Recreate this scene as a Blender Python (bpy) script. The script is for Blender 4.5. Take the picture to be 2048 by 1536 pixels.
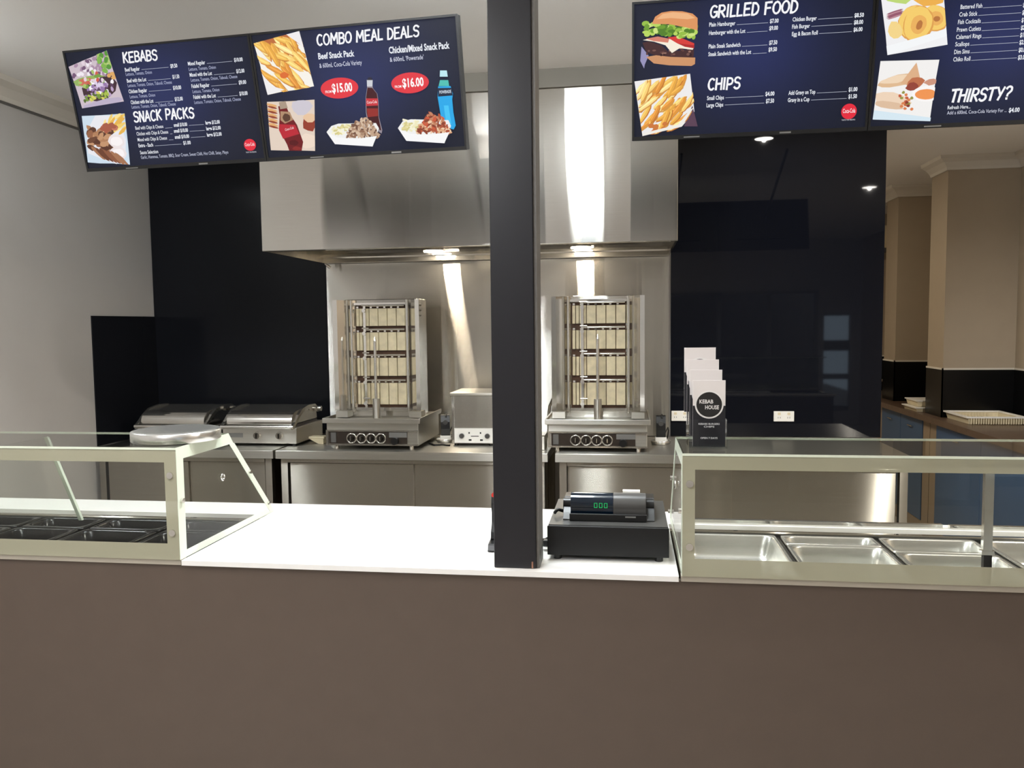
import bpy, bmesh, math, random
from mathutils import Vector, Matrix, Euler

S = bpy.context.scene
COL = S.collection
for o in list(bpy.data.objects):
    bpy.data.objects.remove(o)
PI = math.pi

# ------------------------------------------------------------------ camera
F, YAW, PITCH, ROLL = 1619.1, 0.14372, 0.0730, 0.01172
CAM = Vector((0.0, 0.0, 1.58))
cy_, sy_, cp_, sp_, cr_, sr_ = math.cos(YAW), math.sin(YAW), math.cos(PITCH), math.sin(PITCH), math.cos(ROLL), math.sin(ROLL)
fwd = Vector((-sy_ * cp_, cy_ * cp_, -sp_))
rg = Vector((cy_, sy_, 0))
dn = fwd.cross(rg)
right = rg * cr_ + dn * sr_
down = dn * cr_ - rg * sr_
cam_data = bpy.data.cameras.new('camera')
cam = bpy.data.objects.new('camera', cam_data)
COL.objects.link(cam)
m = Matrix((right, -down, -fwd)).transposed().to_4x4()
m.translation = CAM
cam.matrix_world = m
cam_data.sensor_width = 36.0
cam_data.lens = F / 2048 * 36.0
cam_data.clip_start = 0.05
S.camera = cam

# ------------------------------------------------------------------ world, exposure
w = bpy.data.worlds.new('street')
S.world = w
w.use_nodes = True
w.node_tree.nodes['Background'].inputs[0].default_value = (0.55, 0.68, 0.85, 1)
w.node_tree.nodes['Background'].inputs[1].default_value = 3.0
S.view_settings.view_transform = 'Standard'
S.view_settings.look = 'None'
S.view_settings.gamma = 1.0
S.view_settings.exposure = 0.0
S.view_settings.use_curve_mapping = False
S.cycles.max_bounces = 14
S.cycles.transparent_max_bounces = 24
S.cycles.glossy_bounces = 6

# light levels
L_PANEL = 70.0        # fluorescent panels over the counter, one of them added
L_FRONT = 58.0        # added panels over the customers
L_HOOD = 200.0         # lamps in the exhaust hood
L_SPOT = 60.0         # downlight discs
L_REAR = 24.0          # rear room panel

# ------------------------------------------------------------------ materials
def lin(c):
    c = c / 255.0
    return c / 12.92 if c <= 0.04045 else ((c + 0.055) / 1.055) ** 2.4

def rgb(r, g, b):
    return (lin(r), lin(g), lin(b), 1.0)

def mat(name, col, rough=0.5, metal=0.0, spec=0.5, noise=0.0, nscale=40.0, bump=0.0, coat=0.0):
    M = bpy.data.materials.new(name)
    M.use_nodes = True
    nt = M.node_tree
    b = nt.nodes['Principled BSDF']
    b.inputs['Base Color'].default_value = col
    b.inputs['Roughness'].default_value = rough
    b.inputs['Metallic'].default_value = metal
    b.inputs['Specular IOR Level'].default_value = spec
    b.inputs['Coat Weight'].default_value = coat
    if noise or bump:
        tc = nt.nodes.new('ShaderNodeTexCoord')
        n = nt.nodes.new('ShaderNodeTexNoise')
        n.inputs['Scale'].default_value = nscale
        n.inputs['Detail'].default_value = 4
        nt.links.new(tc.outputs['Object'], n.inputs['Vector'])
        if noise:
            r = nt.nodes.new('ShaderNodeMapRange')
            r.inputs['From Min'].default_value = 0.3
            r.inputs['From Max'].default_value = 0.7
            r.inputs['To Min'].default_value = 1 - noise
            r.inputs['To Max'].default_value = 1 + noise
            nt.links.new(n.outputs['Fac'], r.inputs['Value'])
            mx = nt.nodes.new('ShaderNodeVectorMath')
            mx.operation = 'MULTIPLY'
            mx.inputs[0].default_value = col[:3]
            nt.links.new(r.outputs['Result'], mx.inputs[1])
            nt.links.new(mx.outputs['Vector'], b.inputs['Base Color'])
        if bump:
            bp = nt.nodes.new('ShaderNodeBump')
            bp.inputs['Strength'].default_value = bump
            bp.inputs['Distance'].default_value = 0.002
            nt.links.new(n.outputs['Fac'], bp.inputs['Height'])
            nt.links.new(bp.outputs['Normal'], b.inputs['Normal'])
    return M

def steel(name, col, rough=0.2, aniso=0.9, wave=0.0, grain=0.12, dist='GGX', softmix=0.09):
    """Brushed sheet steel, grain running sideways, so highlights stretch across the grain."""
    M = bpy.data.materials.new(name)
    M.use_nodes = True
    nt = M.node_tree
    nt.nodes.remove(nt.nodes['Principled BSDF'])
    g = nt.nodes.new('ShaderNodeBsdfAnisotropic')
    g.distribution = dist
    g.inputs['Roughness'].default_value = rough
    g.inputs['Anisotropy'].default_value = aniso
    soft = nt.nodes.new('ShaderNodeBsdfAnisotropic')
    soft.inputs['Roughness'].default_value = 0.55
    soft.inputs['Anisotropy'].default_value = 0.0
    ms = nt.nodes.new('ShaderNodeMixShader')
    ms.inputs[0].default_value = softmix
    nt.links.new(g.outputs[0], ms.inputs[1])
    nt.links.new(soft.outputs[0], ms.inputs[2])
    nt.links.new(ms.outputs[0], nt.nodes['Material Output'].inputs[0])
    if aniso:
        cx = nt.nodes.new('ShaderNodeCombineXYZ')
        cx.inputs[0].default_value = 1.0
        cx.inputs[1].default_value = 0.02
        nt.links.new(cx.outputs[0], g.inputs['Tangent'])
    tc = nt.nodes.new('ShaderNodeTexCoord')
    mp = nt.nodes.new('ShaderNodeMapping')
    mp.inputs['Scale'].default_value = (2, 150, 150)
    n = nt.nodes.new('ShaderNodeTexNoise')
    n.inputs['Scale'].default_value = 3.0
    nt.links.new(tc.outputs['Object'], mp.inputs['Vector'])
    nt.links.new(mp.outputs['Vector'], n.inputs['Vector'])
    r = nt.nodes.new('ShaderNodeMapRange')
    r.inputs['To Min'].default_value = 1 - grain
    r.inputs['To Max'].default_value = 1 + grain
    nt.links.new(n.outputs['Fac'], r.inputs['Value'])
    mx = nt.nodes.new('ShaderNodeVectorMath')
    mx.operation = 'MULTIPLY'
    mx.inputs[0].default_value = col[:3]
    nt.links.new(r.outputs['Result'], mx.inputs[1])
    nt.links.new(mx.outputs['Vector'], g.inputs['Color'])
    nt.links.new(mx.outputs['Vector'], soft.inputs['Color'])
    if wave:
        n2 = nt.nodes.new('ShaderNodeTexNoise')
        n2.inputs['Scale'].default_value = 1.1
        n2.inputs['Detail'].default_value = 1.0
        nt.links.new(tc.outputs['Object'], n2.inputs['Vector'])
        bp = nt.nodes.new('ShaderNodeBump')
        bp.inputs['Strength'].default_value = 1.0
        bp.inputs['Distance'].default_value = wave
        nt.links.new(n2.outputs['Fac'], bp.inputs['Height'])
        nt.links.new(bp.outputs['Normal'], g.inputs['Normal'])
    return M

def glow(name, col, strength):
    M = bpy.data.materials.new(name)
    M.use_nodes = True
    nt = M.node_tree
    nt.nodes.remove(nt.nodes['Principled BSDF'])
    e = nt.nodes.new('ShaderNodeEmission')
    e.inputs[0].default_value = col
    e.inputs[1].default_value = strength
    nt.links.new(e.outputs[0], nt.nodes['Material Output'].inputs[0])
    return M

def glass(name, tint=(0.965, 0.978, 0.962, 1), refl=1.0, film=0.0, film_col=(0.6, 0.6, 0.5, 1), rough=0.0):
    """Thin sheet glass: clear with a Fresnel reflection; film adds a frosted, light scattering coat."""
    M = bpy.data.materials.new(name)
    M.use_nodes = True
    nt = M.node_tree
    nt.nodes.remove(nt.nodes['Principled BSDF'])
    out = nt.nodes['Material Output']
    t = nt.nodes.new('ShaderNodeBsdfTransparent')
    t.inputs[0].default_value = tint
    base = t
    if film:
        d = nt.nodes.new('ShaderNodeBsdfDiffuse')
        d.inputs[0].default_value = film_col
        mx = nt.nodes.new('ShaderNodeMixShader')
        mx.inputs[0].default_value = film
        nt.links.new(t.outputs[0], mx.inputs[1])
        nt.links.new(d.outputs[0], mx.inputs[2])
        base = mx
    g = nt.nodes.new('ShaderNodeBsdfGlossy')
    g.inputs['Roughness'].default_value = rough
    fr = nt.nodes.new('ShaderNodeFresnel')
    fr.inputs['IOR'].default_value = 1.5
    mu = nt.nodes.new('ShaderNodeMath')
    mu.operation = 'MULTIPLY'
    mu.inputs[1].default_value = refl
    gm = nt.nodes.new('ShaderNodeNewGeometry')
    iv = nt.nodes.new('ShaderNodeMath')
    iv.operation = 'SUBTRACT'
    iv.inputs[0].default_value = 1.0
    nt.links.new(gm.outputs['Backfacing'], iv.inputs[1])
    mf = nt.nodes.new('ShaderNodeMath')
    mf.operation = 'MULTIPLY'
    nt.links.new(fr.outputs[0], mf.inputs[0])
    nt.links.new(iv.outputs[0], mf.inputs[1])
    nt.links.new(mf.outputs[0], mu.inputs[0])
    mx2 = nt.nodes.new('ShaderNodeMixShader')
    nt.links.new(mu.outputs[0], mx2.inputs[0])
    nt.links.new(base.outputs[0], mx2.inputs[1])
    nt.links.new(g.outputs[0], mx2.inputs[2])
    nt.links.new(mx2.outputs[0], out.inputs[0])
    return M

M = {}
M['wall'] = mat('warm_grey_wall_paint', rgb(182, 178, 174), 0.42, noise=0.015, nscale=6)
M['ceiling'] = mat('ceiling_paint', rgb(236, 234, 232), 0.8)
M['bulkhead'] = mat('bulkhead_grey', rgb(150, 146, 138), 0.7)  # mid-grey, darker than the walls and ceiling
M['cream'] = mat('beige_rear_wall_paint', rgb(163, 149, 130), 0.7, noise=0.02, nscale=8)
M['cornice'] = mat('cornice_plaster', rgb(208, 202, 192), 0.7)
M['floor'] = mat('pale_floor_tile', rgb(186, 178, 168), 0.35, noise=0.1, nscale=6)
M['front'] = mat('brown_laminate', rgb(87, 74, 65), 0.42, noise=0.03, nscale=14)
M['strip'] = mat('pale_edge_strip', rgb(168, 160, 146), 0.4)
M['whitetop'] = mat('white_stone_top', rgb(238, 236, 233), 0.25, noise=0.01)
M['blackglass'] = mat('black_glass', rgb(15, 17, 24), 0.03, spec=0.3)
M['blackpanel'] = mat('black_satin_panel', rgb(24, 25, 29), 0.12, spec=0.12)
M['blacktile'] = mat('black_splashback', rgb(10, 10, 11), 0.25, spec=0.3)
M['pillar'] = mat('black_satin_paint', rgb(26, 26, 31), 0.3, spec=0.45)
M['edge'] = mat('grey_trim_and_shadow_line', rgb(95, 92, 88), 0.4)
M['copper'] = mat('copper_chip', rgb(175, 130, 110), 0.35, 0.8)
M['steel'] = steel('brushed_steel', (0.62, 0.60, 0.56, 1), 0.135, 0.9, wave=0.0025)
M['steelhood'] = steel('brushed_hood_steel', (0.62, 0.60, 0.56, 1), 0.10, 0.9, wave=0.0025, grain=0.08, dist='BECKMANN', softmix=0.04)
M['steelv'] = steel('brushed_steel_doors', (0.43, 0.40, 0.35, 1), 0.24, 0.85)
M['steeltop'] = steel('brushed_steel_top', (0.62, 0.60, 0.55, 1), 0.28, 0.6)
M['chrome'] = steel('polished_steel', (0.78, 0.76, 0.72, 1), 0.08, 0.0, grain=0.02, softmix=0.15)
M['pan'] = steel('spun_steel', (0.76, 0.75, 0.72, 1), 0.26, 0.0, grain=0.03, softmix=0.2)
M['darkpan'] = mat('black_plastic_pan', rgb(12, 12, 13), 0.22, spec=0.4)
M['rail'] = mat('dark_grey_rail', rgb(58, 57, 54), 0.3, 0.7)
M['black'] = mat('black_plastic', rgb(15, 15, 16), 0.35)
M['blackm'] = mat('black_powder_coat', rgb(11, 11, 12), 0.45, spec=0.35)
M['grey'] = mat('dark_grey_plastic', rgb(70, 69, 68), 0.3)
M['midgrey'] = mat('grey_plastic', rgb(95, 94, 92), 0.25)
M['whitepl'] = mat('white_plastic', rgb(232, 230, 224), 0.35)
M['creampl'] = mat('cream_plastic', rgb(215, 203, 172), 0.4)
M['brick'] = mat('cream_ceramic', rgb(212, 198, 165), 0.7, noise=0.12, nscale=25)
M['bricksh'] = mat('rusted_slot_metal', rgb(74, 50, 34), 0.6, 0.3, noise=0.25, nscale=60)
M['darksteel'] = mat('dark_steel', rgb(60, 56, 50), 0.35, 0.9)
M['panel'] = mat('dark_control_panel', rgb(58, 50, 44), 0.35, 0.4)
M['glass'] = glass('clear_case_glass')
M['film'] = glass('frosted_band', film=0.72, film_col=rgb(176, 173, 150))
M['glassedge'] = mat('green_glass_edge', rgb(222, 230, 212), 0.2, spec=0.6)
M['acrylic'] = glass('clear_acrylic', (0.96, 0.97, 0.98, 1))
M['led'] = glow('green_digits', rgb(60, 235, 130), 0.55)
M['redled'] = glow('red_lamp', rgb(230, 70, 60), 0.8)
M['lcd'] = mat('dark_blue_lens', rgb(10, 24, 38), 0.06, spec=0.6)
M['leaf_white'] = mat('white_card', rgb(222, 216, 214), 0.5)
M['leaf_black'] = mat('black_card', rgb(26, 26, 32), 0.4)
M['lamp'] = glow('fluorescent_diffuser', (0.90, 0.97, 1.0, 1), L_PANEL)
M['lampf'] = glow('front_diffuser', (0.95, 0.97, 1.0, 1), L_FRONT)
M['lampr'] = glow('rear_diffuser', (1.0, 0.86, 0.66, 1), L_REAR)
M['hoodlamp'] = glow('hood_lamp', (1.0, 0.86, 0.66, 1), L_HOOD)
M['spot'] = glow('downlight_lens', (1.0, 0.95, 0.88, 1), L_SPOT)
M['laminate'] = mat('dark_walnut_laminate', rgb(92, 74, 60), 0.3, noise=0.15, nscale=20)
M['blue'] = mat('blue_cabinet_door', rgb(62, 90, 124), 0.45)
M['tan'] = mat('tan_cabinet_frame', rgb(150, 133, 112), 0.5)
M['hose'] = mat('braided_hose', rgb(160, 155, 145), 0.3, 0.9)
M['brickwall'] = mat('street_masonry', rgb(120, 105, 92), 0.8, noise=0.3, nscale=8)
M['paneglass'] = glass('window_glass')
M['alu'] = mat('aluminium_frame', rgb(150, 150, 148), 0.4, 0.8)
M['ink_white'] = mat('white_ink', rgb(225, 222, 220), 0.5)
M['ink_black'] = mat('black_ink', rgb(24, 22, 22), 0.5)

# ------------------------------------------------------------------ mesh builder
class MB:
    def __init__(s):
        s.v, s.f, s.mi, s.sm = [], [], [], []

    def add(s, vs, fs, mi=0, smooth=False):
        n = len(s.v)
        s.v += [tuple(p) for p in vs]
        for f in fs:
            s.f.append([i + n for i in f])
            s.mi.append(mi)
            s.sm.append(smooth)
        return s

    def box(s, x0, x1, y0, y1, z0, z1, mi=0, bev=0.0):
        if bev:
            bm = bmesh.new()
            bmesh.ops.create_cube(bm, size=1)
            for v in bm.verts:
                v.co = Vector(((x0 + x1) / 2 + v.co.x * (x1 - x0), (y0 + y1) / 2 + v.co.y * (y1 - y0), (z0 + z1) / 2 + v.co.z * (z1 - z0)))
            bmesh.ops.bevel(bm, geom=bm.edges[:], offset=bev, segments=2, affect='EDGES', profile=0.5)
            bm.verts.index_update()
            s.add([v.co[:] for v in bm.verts], [[v.index for v in f.verts] for f in bm.faces], mi)
            bm.free()
            return s
        vs = [(x, y, z) for x in (x0, x1) for y in (y0, y1) for z in (z0, z1)]
        return s.add(vs, [(0, 1, 3, 2), (4, 6, 7, 5), (0, 4, 5, 1), (2, 3, 7, 6), (0, 2, 6, 4), (1, 5, 7, 3)], mi)

    def prism(s, poly, axis, a0, a1, mi=0, cap_mi=None, smooth=False):
        """poly: 2D points in the two other axes, extruded along axis from a0 to a1."""
        def mk(p, a):
            return {0: (a, p[0], p[1]), 1: (p[0], a, p[1]), 2: (p[0], p[1], a)}[axis]
        n = len(poly)
        vs = [mk(p, a0) for p in poly] + [mk(p, a1) for p in poly]
        s.add(vs, [(i, (i + 1) % n, n + (i + 1) % n, n + i) for i in range(n)], mi, smooth)
        s.add(vs, [list(range(n))[::-1], list(range(n, 2 * n))], mi if cap_mi is None else cap_mi)
        return s

    def cyl(s, p0, p1, r, n=20, mi=0, r1=None, caps=True):
        p0, p1 = Vector(p0), Vector(p1)
        d = (p1 - p0).normalized()
        a = d.orthogonal().normalized()
        b = d.cross(a)
        r1 = r if r1 is None else r1
        vs = []
        for p, q in ((p0, r), (p1, r1)):
            for i in range(n):
                t = 2 * PI * i / n
                vs.append(p + (a * math.cos(t) + b * math.sin(t)) * q)
        s.add(vs, [(i, (i + 1) % n, n + (i + 1) % n, n + i) for i in range(n)], mi, True)
        if caps:
            s.add(vs, [list(range(n))[::-1], list(range(n, 2 * n))], mi)
        return s

    def tube(s, path, r, n=10, mi=0):
        path = [Vector(p) for p in path]
        vs, fs = [], []
        ref = Vector((0.123, 0.345, 0.93)).normalized()
        for i, p in enumerate(path):
            d = (path[min(i + 1, len(path) - 1)] - path[max(i - 1, 0)]).normalized()
            a = d.cross(ref).normalized()
            b = d.cross(a)
            for k in range(n):
                t = 2 * PI * k / n
                vs.append(p + (a * math.cos(t) + b * math.sin(t)) * r)
        for i in range(len(path) - 1):
            for k in range(n):
                fs.append((i * n + k, i * n + (k + 1) % n, (i + 1) * n + (k + 1) % n, (i + 1) * n + k))
        s.add(vs, fs, mi, True)
        s.add(vs, [list(range(n))[::-1], list(range((len(path) - 1) * n, len(path) * n))], mi)
        return s

    def lathe(s, prof, c, n=48, mi=0):
        vs, fs = [], []
        for r, z in prof:
            for k in range(n):
                t = 2 * PI * k / n
                vs.append((c[0] + r * math.cos(t), c[1] + r * math.sin(t), c[2] + z))
        for i in range(len(prof) - 1):
            for k in range(n):
                fs.append((i * n + k, i * n + (k + 1) % n, (i + 1) * n + (k + 1) % n, (i + 1) * n + k))
        s.add(vs, fs, mi, True)
        return s

    def ring(s, c, r, t, axis=1, n=28, mi=0, a0=0.0, a1=2 * PI):
        c = Vector(c)
        pts = []
        k = n
        for i in range(k + 1):
            a = a0 + (a1 - a0) * i / k
            u, v = r * math.cos(a), r * math.sin(a)
            pts.append(c + (Vector((u, 0, v)) if axis == 1 else Vector((u, v, 0)) if axis == 2 else Vector((0, u, v))))
        return s.tube(pts, t, 8, mi)

    def build(s, name, mats, parent=None, world=False, bevel=0.0):
        me = bpy.data.meshes.new(name)
        off = Vector((0, 0, 0))
        if world and parent is not None:
            p = parent
            while p is not None:
                off += p.location
                p = p.parent
        me.from_pydata([tuple(Vector(v) - off) for v in s.v], [], s.f)
        if not isinstance(mats, (list, tuple)):
            mats = [mats]
        for x in mats:
            me.materials.append(M[x] if isinstance(x, str) else x)
        me.polygons.foreach_set('material_index', s.mi)
        me.polygons.foreach_set('use_smooth', s.sm)
        me.update()
        o = bpy.data.objects.new(name, me)
        COL.objects.link(o)
        if parent is not None:
            o.parent = parent
        if bevel:
            md = o.modifiers.new('bevel', 'BEVEL')
            md.width = bevel
            md.segments = 2
            md.limit_method = 'ANGLE'
        return o

def tag(o, label=None, cat=None, group=None, kind=None):
    if label: o['label'] = label
    if cat: o['category'] = cat
    if group: o['group'] = group
    if kind: o['kind'] = kind
    return o

def thing(name, label, cat, loc=(0, 0, 0), rot=(0, 0, 0), group=None):
    o = bpy.data.objects.new(name, None)
    o.empty_display_size = 0.05
    COL.objects.link(o)
    o.location = loc
    o.rotation_euler = rot
    return tag(o, label, cat, group)

def struct(name, mb, mats, label=None):
    o = mb.build(name, mats)
    o['kind'] = 'structure'
    if label: o['label'] = label
    return o

def copy_tree(o, parent=None):
    c = o.copy()
    COL.objects.link(c)
    c.parent = parent
    for ch in list(o.children):
        copy_tree(ch, c)
    return c

# text to flat polygons -------------------------------------------------------
_txt_cache = {}
def text_polys(body, bold=0.0, res=2):
    """Vertices (x, y) and faces of a line of text, with its x extent scaled to begin at 0; cap height 1."""
    key = (body, bold)
    if key in _txt_cache:
        return _txt_cache[key]
    cu = bpy.data.curves.new('text', 'FONT')
    cu.body = body
    cu.size = 1.0
    cu.resolution_u = res
    cu.offset = bold
    ob = bpy.data.objects.new('text', cu)
    COL.objects.link(ob)
    dg = bpy.context.evaluated_depsgraph_get()
    me = ob.evaluated_get(dg).to_mesh()
    vs = [(v.co.x, v.co.y) for v in me.vertices]
    fs = [list(p.vertices) for p in me.polygons]
    ob.evaluated_get(dg).to_mesh_clear()
    bpy.data.objects.remove(ob)
    bpy.data.curves.remove(cu)
    x0 = min(p[0] for p in vs)
    x1 = max(p[0] for p in vs)
    out = ([(p[0] - x0, p[1] / 0.69) for p in vs], fs, x1 - x0)
    _txt_cache[key] = out
    return out

# ------------------------------------------------------------------ room shell
HC = 2.81          # ceiling
XL, XR = -3.06, 2.63
YB = 4.92          # kitchen back wall
YF = -3.0          # shop front
YE = 8.3           # far wall of the rear room
XF = 3.45          # right wall of the shop floor
struct('floor', MB().box(XL - .1, XF + .1, YF - .1, YE + .1, -.1, 0), 'floor')
struct('ceiling', MB().box(XL - .1, XF + .1, YF - .1, 4.93, HC, HC + .1), 'ceiling')
struct('ceiling', MB().box(XL - .1, XR + .1, 4.935, YE + .1, 2.69, HC + .1), 'ceiling', 'lower ceiling of the rear room')
struct('wall_left', MB().box(XL - .1, XL, YF - .1, YE + .1, 0, HC), 'wall')
struct('wall_back', MB().box(XL, 1.43, YB, YB + .1, 0, HC), 'wall')
b = MB().box(XR, XR + .1, 4.2, YE + .1, 0, HC).box(XR + .1, XF + .1, 4.2, 4.3, 0, HC).box(XF, XF + .1, YF - .1, 4.2, 0, HC)
b.box(2.166, XR, 6.0, 6.30, 0, 2.69).box(2.218, XR, 7.2, 7.5, 0, 2.69)
struct('wall_right', b, 'cream')
struct('wall_rear', MB().box(XL, XR, YE, YE + .1, 0, HC), 'cream')
# shop front behind the viewer: full height glazing with a transom, and a narrow sidelight
b = MB()
b.box(XL, .60, YF - .1, YF, 0, HC).box(.60, XF, YF - .1, YF, 2.05, HC).box(2.84, 2.92, YF - .1, YF, 0, 2.05).box(3.30, XF, YF - .1, YF, 0, 2.05)
b.box(.60, 2.84, YF - .1, YF, 0, .05).box(2.92, 3.30, YF - .1, YF, 0, .22).box(2.92, 3.30, YF - .1, YF, 1.70, 2.05)
struct('wall_front', b, 'wall')
b = MB().box(.60, 2.84, YF - .07, YF - .06, .05, 2.05, 1)
for x in (.60, 1.35, 2.10, 2.79):
    b.box(x, x + .05, YF - .09, YF - .03, .05, 2.05)
b.box(.60, 2.84, YF - .09, YF - .03, .72, .79).box(.60, 2.84, YF - .09, YF - .03, 2.0, 2.05).box(.60, 2.84, YF - .09, YF - .03, .05, .10)
struct('window_1', b, ['alu', 'paneglass'])
b = MB().box(2.92, 3.30, YF - .07, YF - .06, .22, 1.70, 1)
for z in (.22, .70, 1.13, 1.66):
    b.box(2.92, 3.30, YF - .09, YF - .03, z, z + (.16 if z == 1.13 else .08))
struct('window_2', b, ['alu', 'paneglass'])
struct('wall_street', MB().box(-4.0, 3.25, -4.7, -4.5, 0, 5.0), 'brickwall', 'masonry wall across the lane outside the shop')
struct('ground', MB().box(-4.0, 5.0, -12, YF - .1, -.12, -.02), 'brickwall', 'lane outside the shop')

# bulkhead over the hood, cornices
struct('trim_1', MB().box(-1.90, .25, 3.99, YB, 2.722, HC), 'bulkhead', 'grey bulkhead strip between hood and ceiling')
prof = [(0, 0), (.012, 0), (.02, .02), (.05, .055), (.085, .075), (.09, .10), (0, .10)]
def cornice(mb, x0, y0, x1, y1, nx, ny, z, sc=1.0, e0=0, e1=0):
    """Cornice run from (x0,y0) to (x1,y1); (nx,ny) points into the room; e0,e1: mitre extension per projection."""
    d = Vector((x1 - x0, y1 - y0)).normalized()
    vs = []
    for (px, py, e) in ((x0, y0, -e0), (x1, y1, e1)):
        for u, v in prof:
            u *= sc
            vs.append((px + nx * u + d.x * e * u, py + ny * u + d.y * e * u, z - .10 * sc + v * sc))
    n = len(prof)
    mb.add(vs, [(i, (i + 1) % n, n + (i + 1) % n, n + i) for i in range(n)] + [list(range(n)), list(range(n, 2 * n))])
b = MB()
cornice(b, XL, YF, XL, YB, 1, 0, HC)
b.box(XL, XL + .006, YF, YB, HC - .112, HC - .1, 1)  # dark strip paints the shadow line under the cornice
struct('trim_2', b, ['cornice', 'edge'], 'plaster cornice along the left wall')
b = MB()
cornice(b, 2.166, 6.3, 2.166, 6.0, -1, 0, 2.69, .9, 0, 1)
cornice(b, 2.166, 6.0, XR, 6.0, 0, -1, 2.69, .9, 1, 0)
struct('trim_3', b, 'cornice', 'cornice on the nearer pier in the rear room')
b = MB()
cornice(b, 2.218, 7.5, 2.218, 7.2, -1, 0, 2.69, .9, 0, 1)
cornice(b, 2.218, 7.2, XR, 7.2, 0, -1, 2.69, .9, 1, 0)
struct('trim_4', b, 'cornice', 'cornice on the farther pier in the rear room')
b = MB()
cornice(b, 1.0, YE, XR, YE, 0, -1, 2.69, .9)
cornice(b, XR, 4.93, XR, 6.0, -1, 0, 2.69, .9)
cornice(b, XR, 6.3, XR, 7.2, -1, 0, 2.69, .9)
struct('trim_5', b, 'cornice', 'cornice around the rear room')
# black splashback strip of the rear room (with a light bead on top)
b = MB()
zt = 1.232
for (x0, x1, y0, y1) in ((2.158, XR, 5.992, 6.0), (2.158, 2.166, 5.992, 6.30), (2.21, XR, 7.192, 7.2), (2.21, 2.218, 7.192, 7.5), (1.5, XR, 8.292, 8.3), (2.622, XR, 5.2, 6.0), (2.622, XR, 6.3, 7.2)):
    b.box(x0, x1, y0, y1, .9, zt)
    b.box(x0 - .002, x1, y0 - .002, y1, zt, zt + .012, 1)
struct('trim_6', b, ['blacktile', 'cornice'], 'black tiled splashback strip in the rear room')

# ------------------------------------------------------------------ wall panels
tag(MB().box(XL + .002, -1.882, 4.905, 4.919, .905, 2.72).build('wall_panel', 'blackpanel'),
    'tall black glass wall panel left of the hood', 'wall panel', 'black glass wall panels')
tag(MB().box(.246, 1.44, 4.905, 4.919, .905, 2.75).build('wall_panel', 'blackglass'),
    'wide glossy black glass wall panel with two power outlets right of the hood', 'wall panel', 'black glass wall panels')
tag(MB().box(XL, XL + .008, 4.275, 4.904, .905, 1.66).build('wall_panel', 'blackpanel'),
    'low black glass panel on the left wall beside the grills', 'wall panel', 'black glass wall panels')
tag(MB().box(-1.878, .236, 4.90, 4.918, .905, 1.972).box(.17, .2365, 4.897, 4.90, .905, 1.972).build('steel_splashback', 'steel'),
    'brushed steel splashback on the wall behind the kebab grills', 'splashback')

# ------------------------------------------------------------------ exhaust hood
hx0, hx1, hy0, hy1, hz0, hz1 = -1.877, .234, 4.0, 4.903, 1.974, 2.72
h = thing('exhaust_hood', 'large brushed steel exhaust hood hanging over the kebab grills', 'hood', ((hx0 + hx1) / 2, hy0, hz0))
b = MB()
b.box(hx0, hx1, hy0, hy0 + .012, hz0, hz1, bev=.003)
b.box(hx0, hx0 + .012, hy0 + .012, hy1, hz0, hz1).box(hx1 - .012, hx1, hy0 + .012, hy1, hz0, hz1)
b.box(hx0 + .012, hx1 - .012, hy0 + .012, hy1, hz0 + .30, hz0 + .312)
b.box(hx0 + .012, hx1 - .012, hy1 - .012, hy1, hz0 + .0, hz0 + .30)
b.build('hood_body', 'steelhood', h, True)
b = MB()
b.box(hx0 + .012, hx1 - .012, hy0 + .012, hy0 + .05, hz0 + .001, hz0 + .012)
b.box(hx0 + .012, hx1 - .012, hy0 + .048, hy0 + .05, hz0 + .012, hz0 + .04)
b.box(hx0 + .012, hx1 - .012, hy1 - .08, hy1 - .012, hz0 - .0, hz0 + .05)
b.box(hx0 + .012, hx1 - .012, hy1 - .13, hy1 - .08, hz0 + .03, hz0 + .04)
b.build('gutter', 'chrome', h, True)
# sloping filter bank
b = MB()
vs = [(hx0 + .1, hy0 + .2, hz0 + .28), (hx1 - .1, hy0 + .2, hz0 + .28), (hx1 - .1, hy1 - .1, hz0 + .06), (hx0 + .1, hy1 - .1, hz0 + .06)]
for i in range(4):
    xa, xb = hx0 + .1 + i * .4775, hx0 + .1 + i * .4775 + .46
    for k in range(12):
        t0, t1 = k / 12, (k + .7) / 12
        ya, yb_ = hy0 + .2 + t0 * .6, hy0 + .2 + t1 * .6
        za, zb = hz0 + .28 - t0 * .22, hz0 + .28 - t1 * .22
        b.add([(xa, ya, za), (xb, ya, za), (xb, yb_, zb), (xa, yb_, zb), (xa, ya, za + .01), (xb, ya, za + .01), (xb, yb_, zb + .01), (xa, yb_, zb + .01)],
              [(0, 3, 2, 1), (4, 5, 6, 7), (0, 1, 5, 4), (2, 3, 7, 6), (1, 2, 6, 5), (0, 4, 7, 3)])
b.build('baffle_filter', 'steel', h, True)
for x in (-1.13, -.27):
    l = MB().cyl((x, 4.66, hz0 + .042), (x, 4.66, hz0 + .07), .06, 24).build('hood_light', 'chrome', h, True)
    MB().cyl((x, 4.66, hz0 + .036), (x, 4.66, hz0 + .0415), .055, 24).build('lens', 'hoodlamp', l, True)
MB().tube([(hx0 + .03, hy1 - .09, hz0 - .008), (hx0 + .045, hy1 - .12, hz0 - .012), (hx0 + .06, hy1 - .10, hz0 - .03)], .009, 10).build('drain_tap', 'chrome', h, True)

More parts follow.
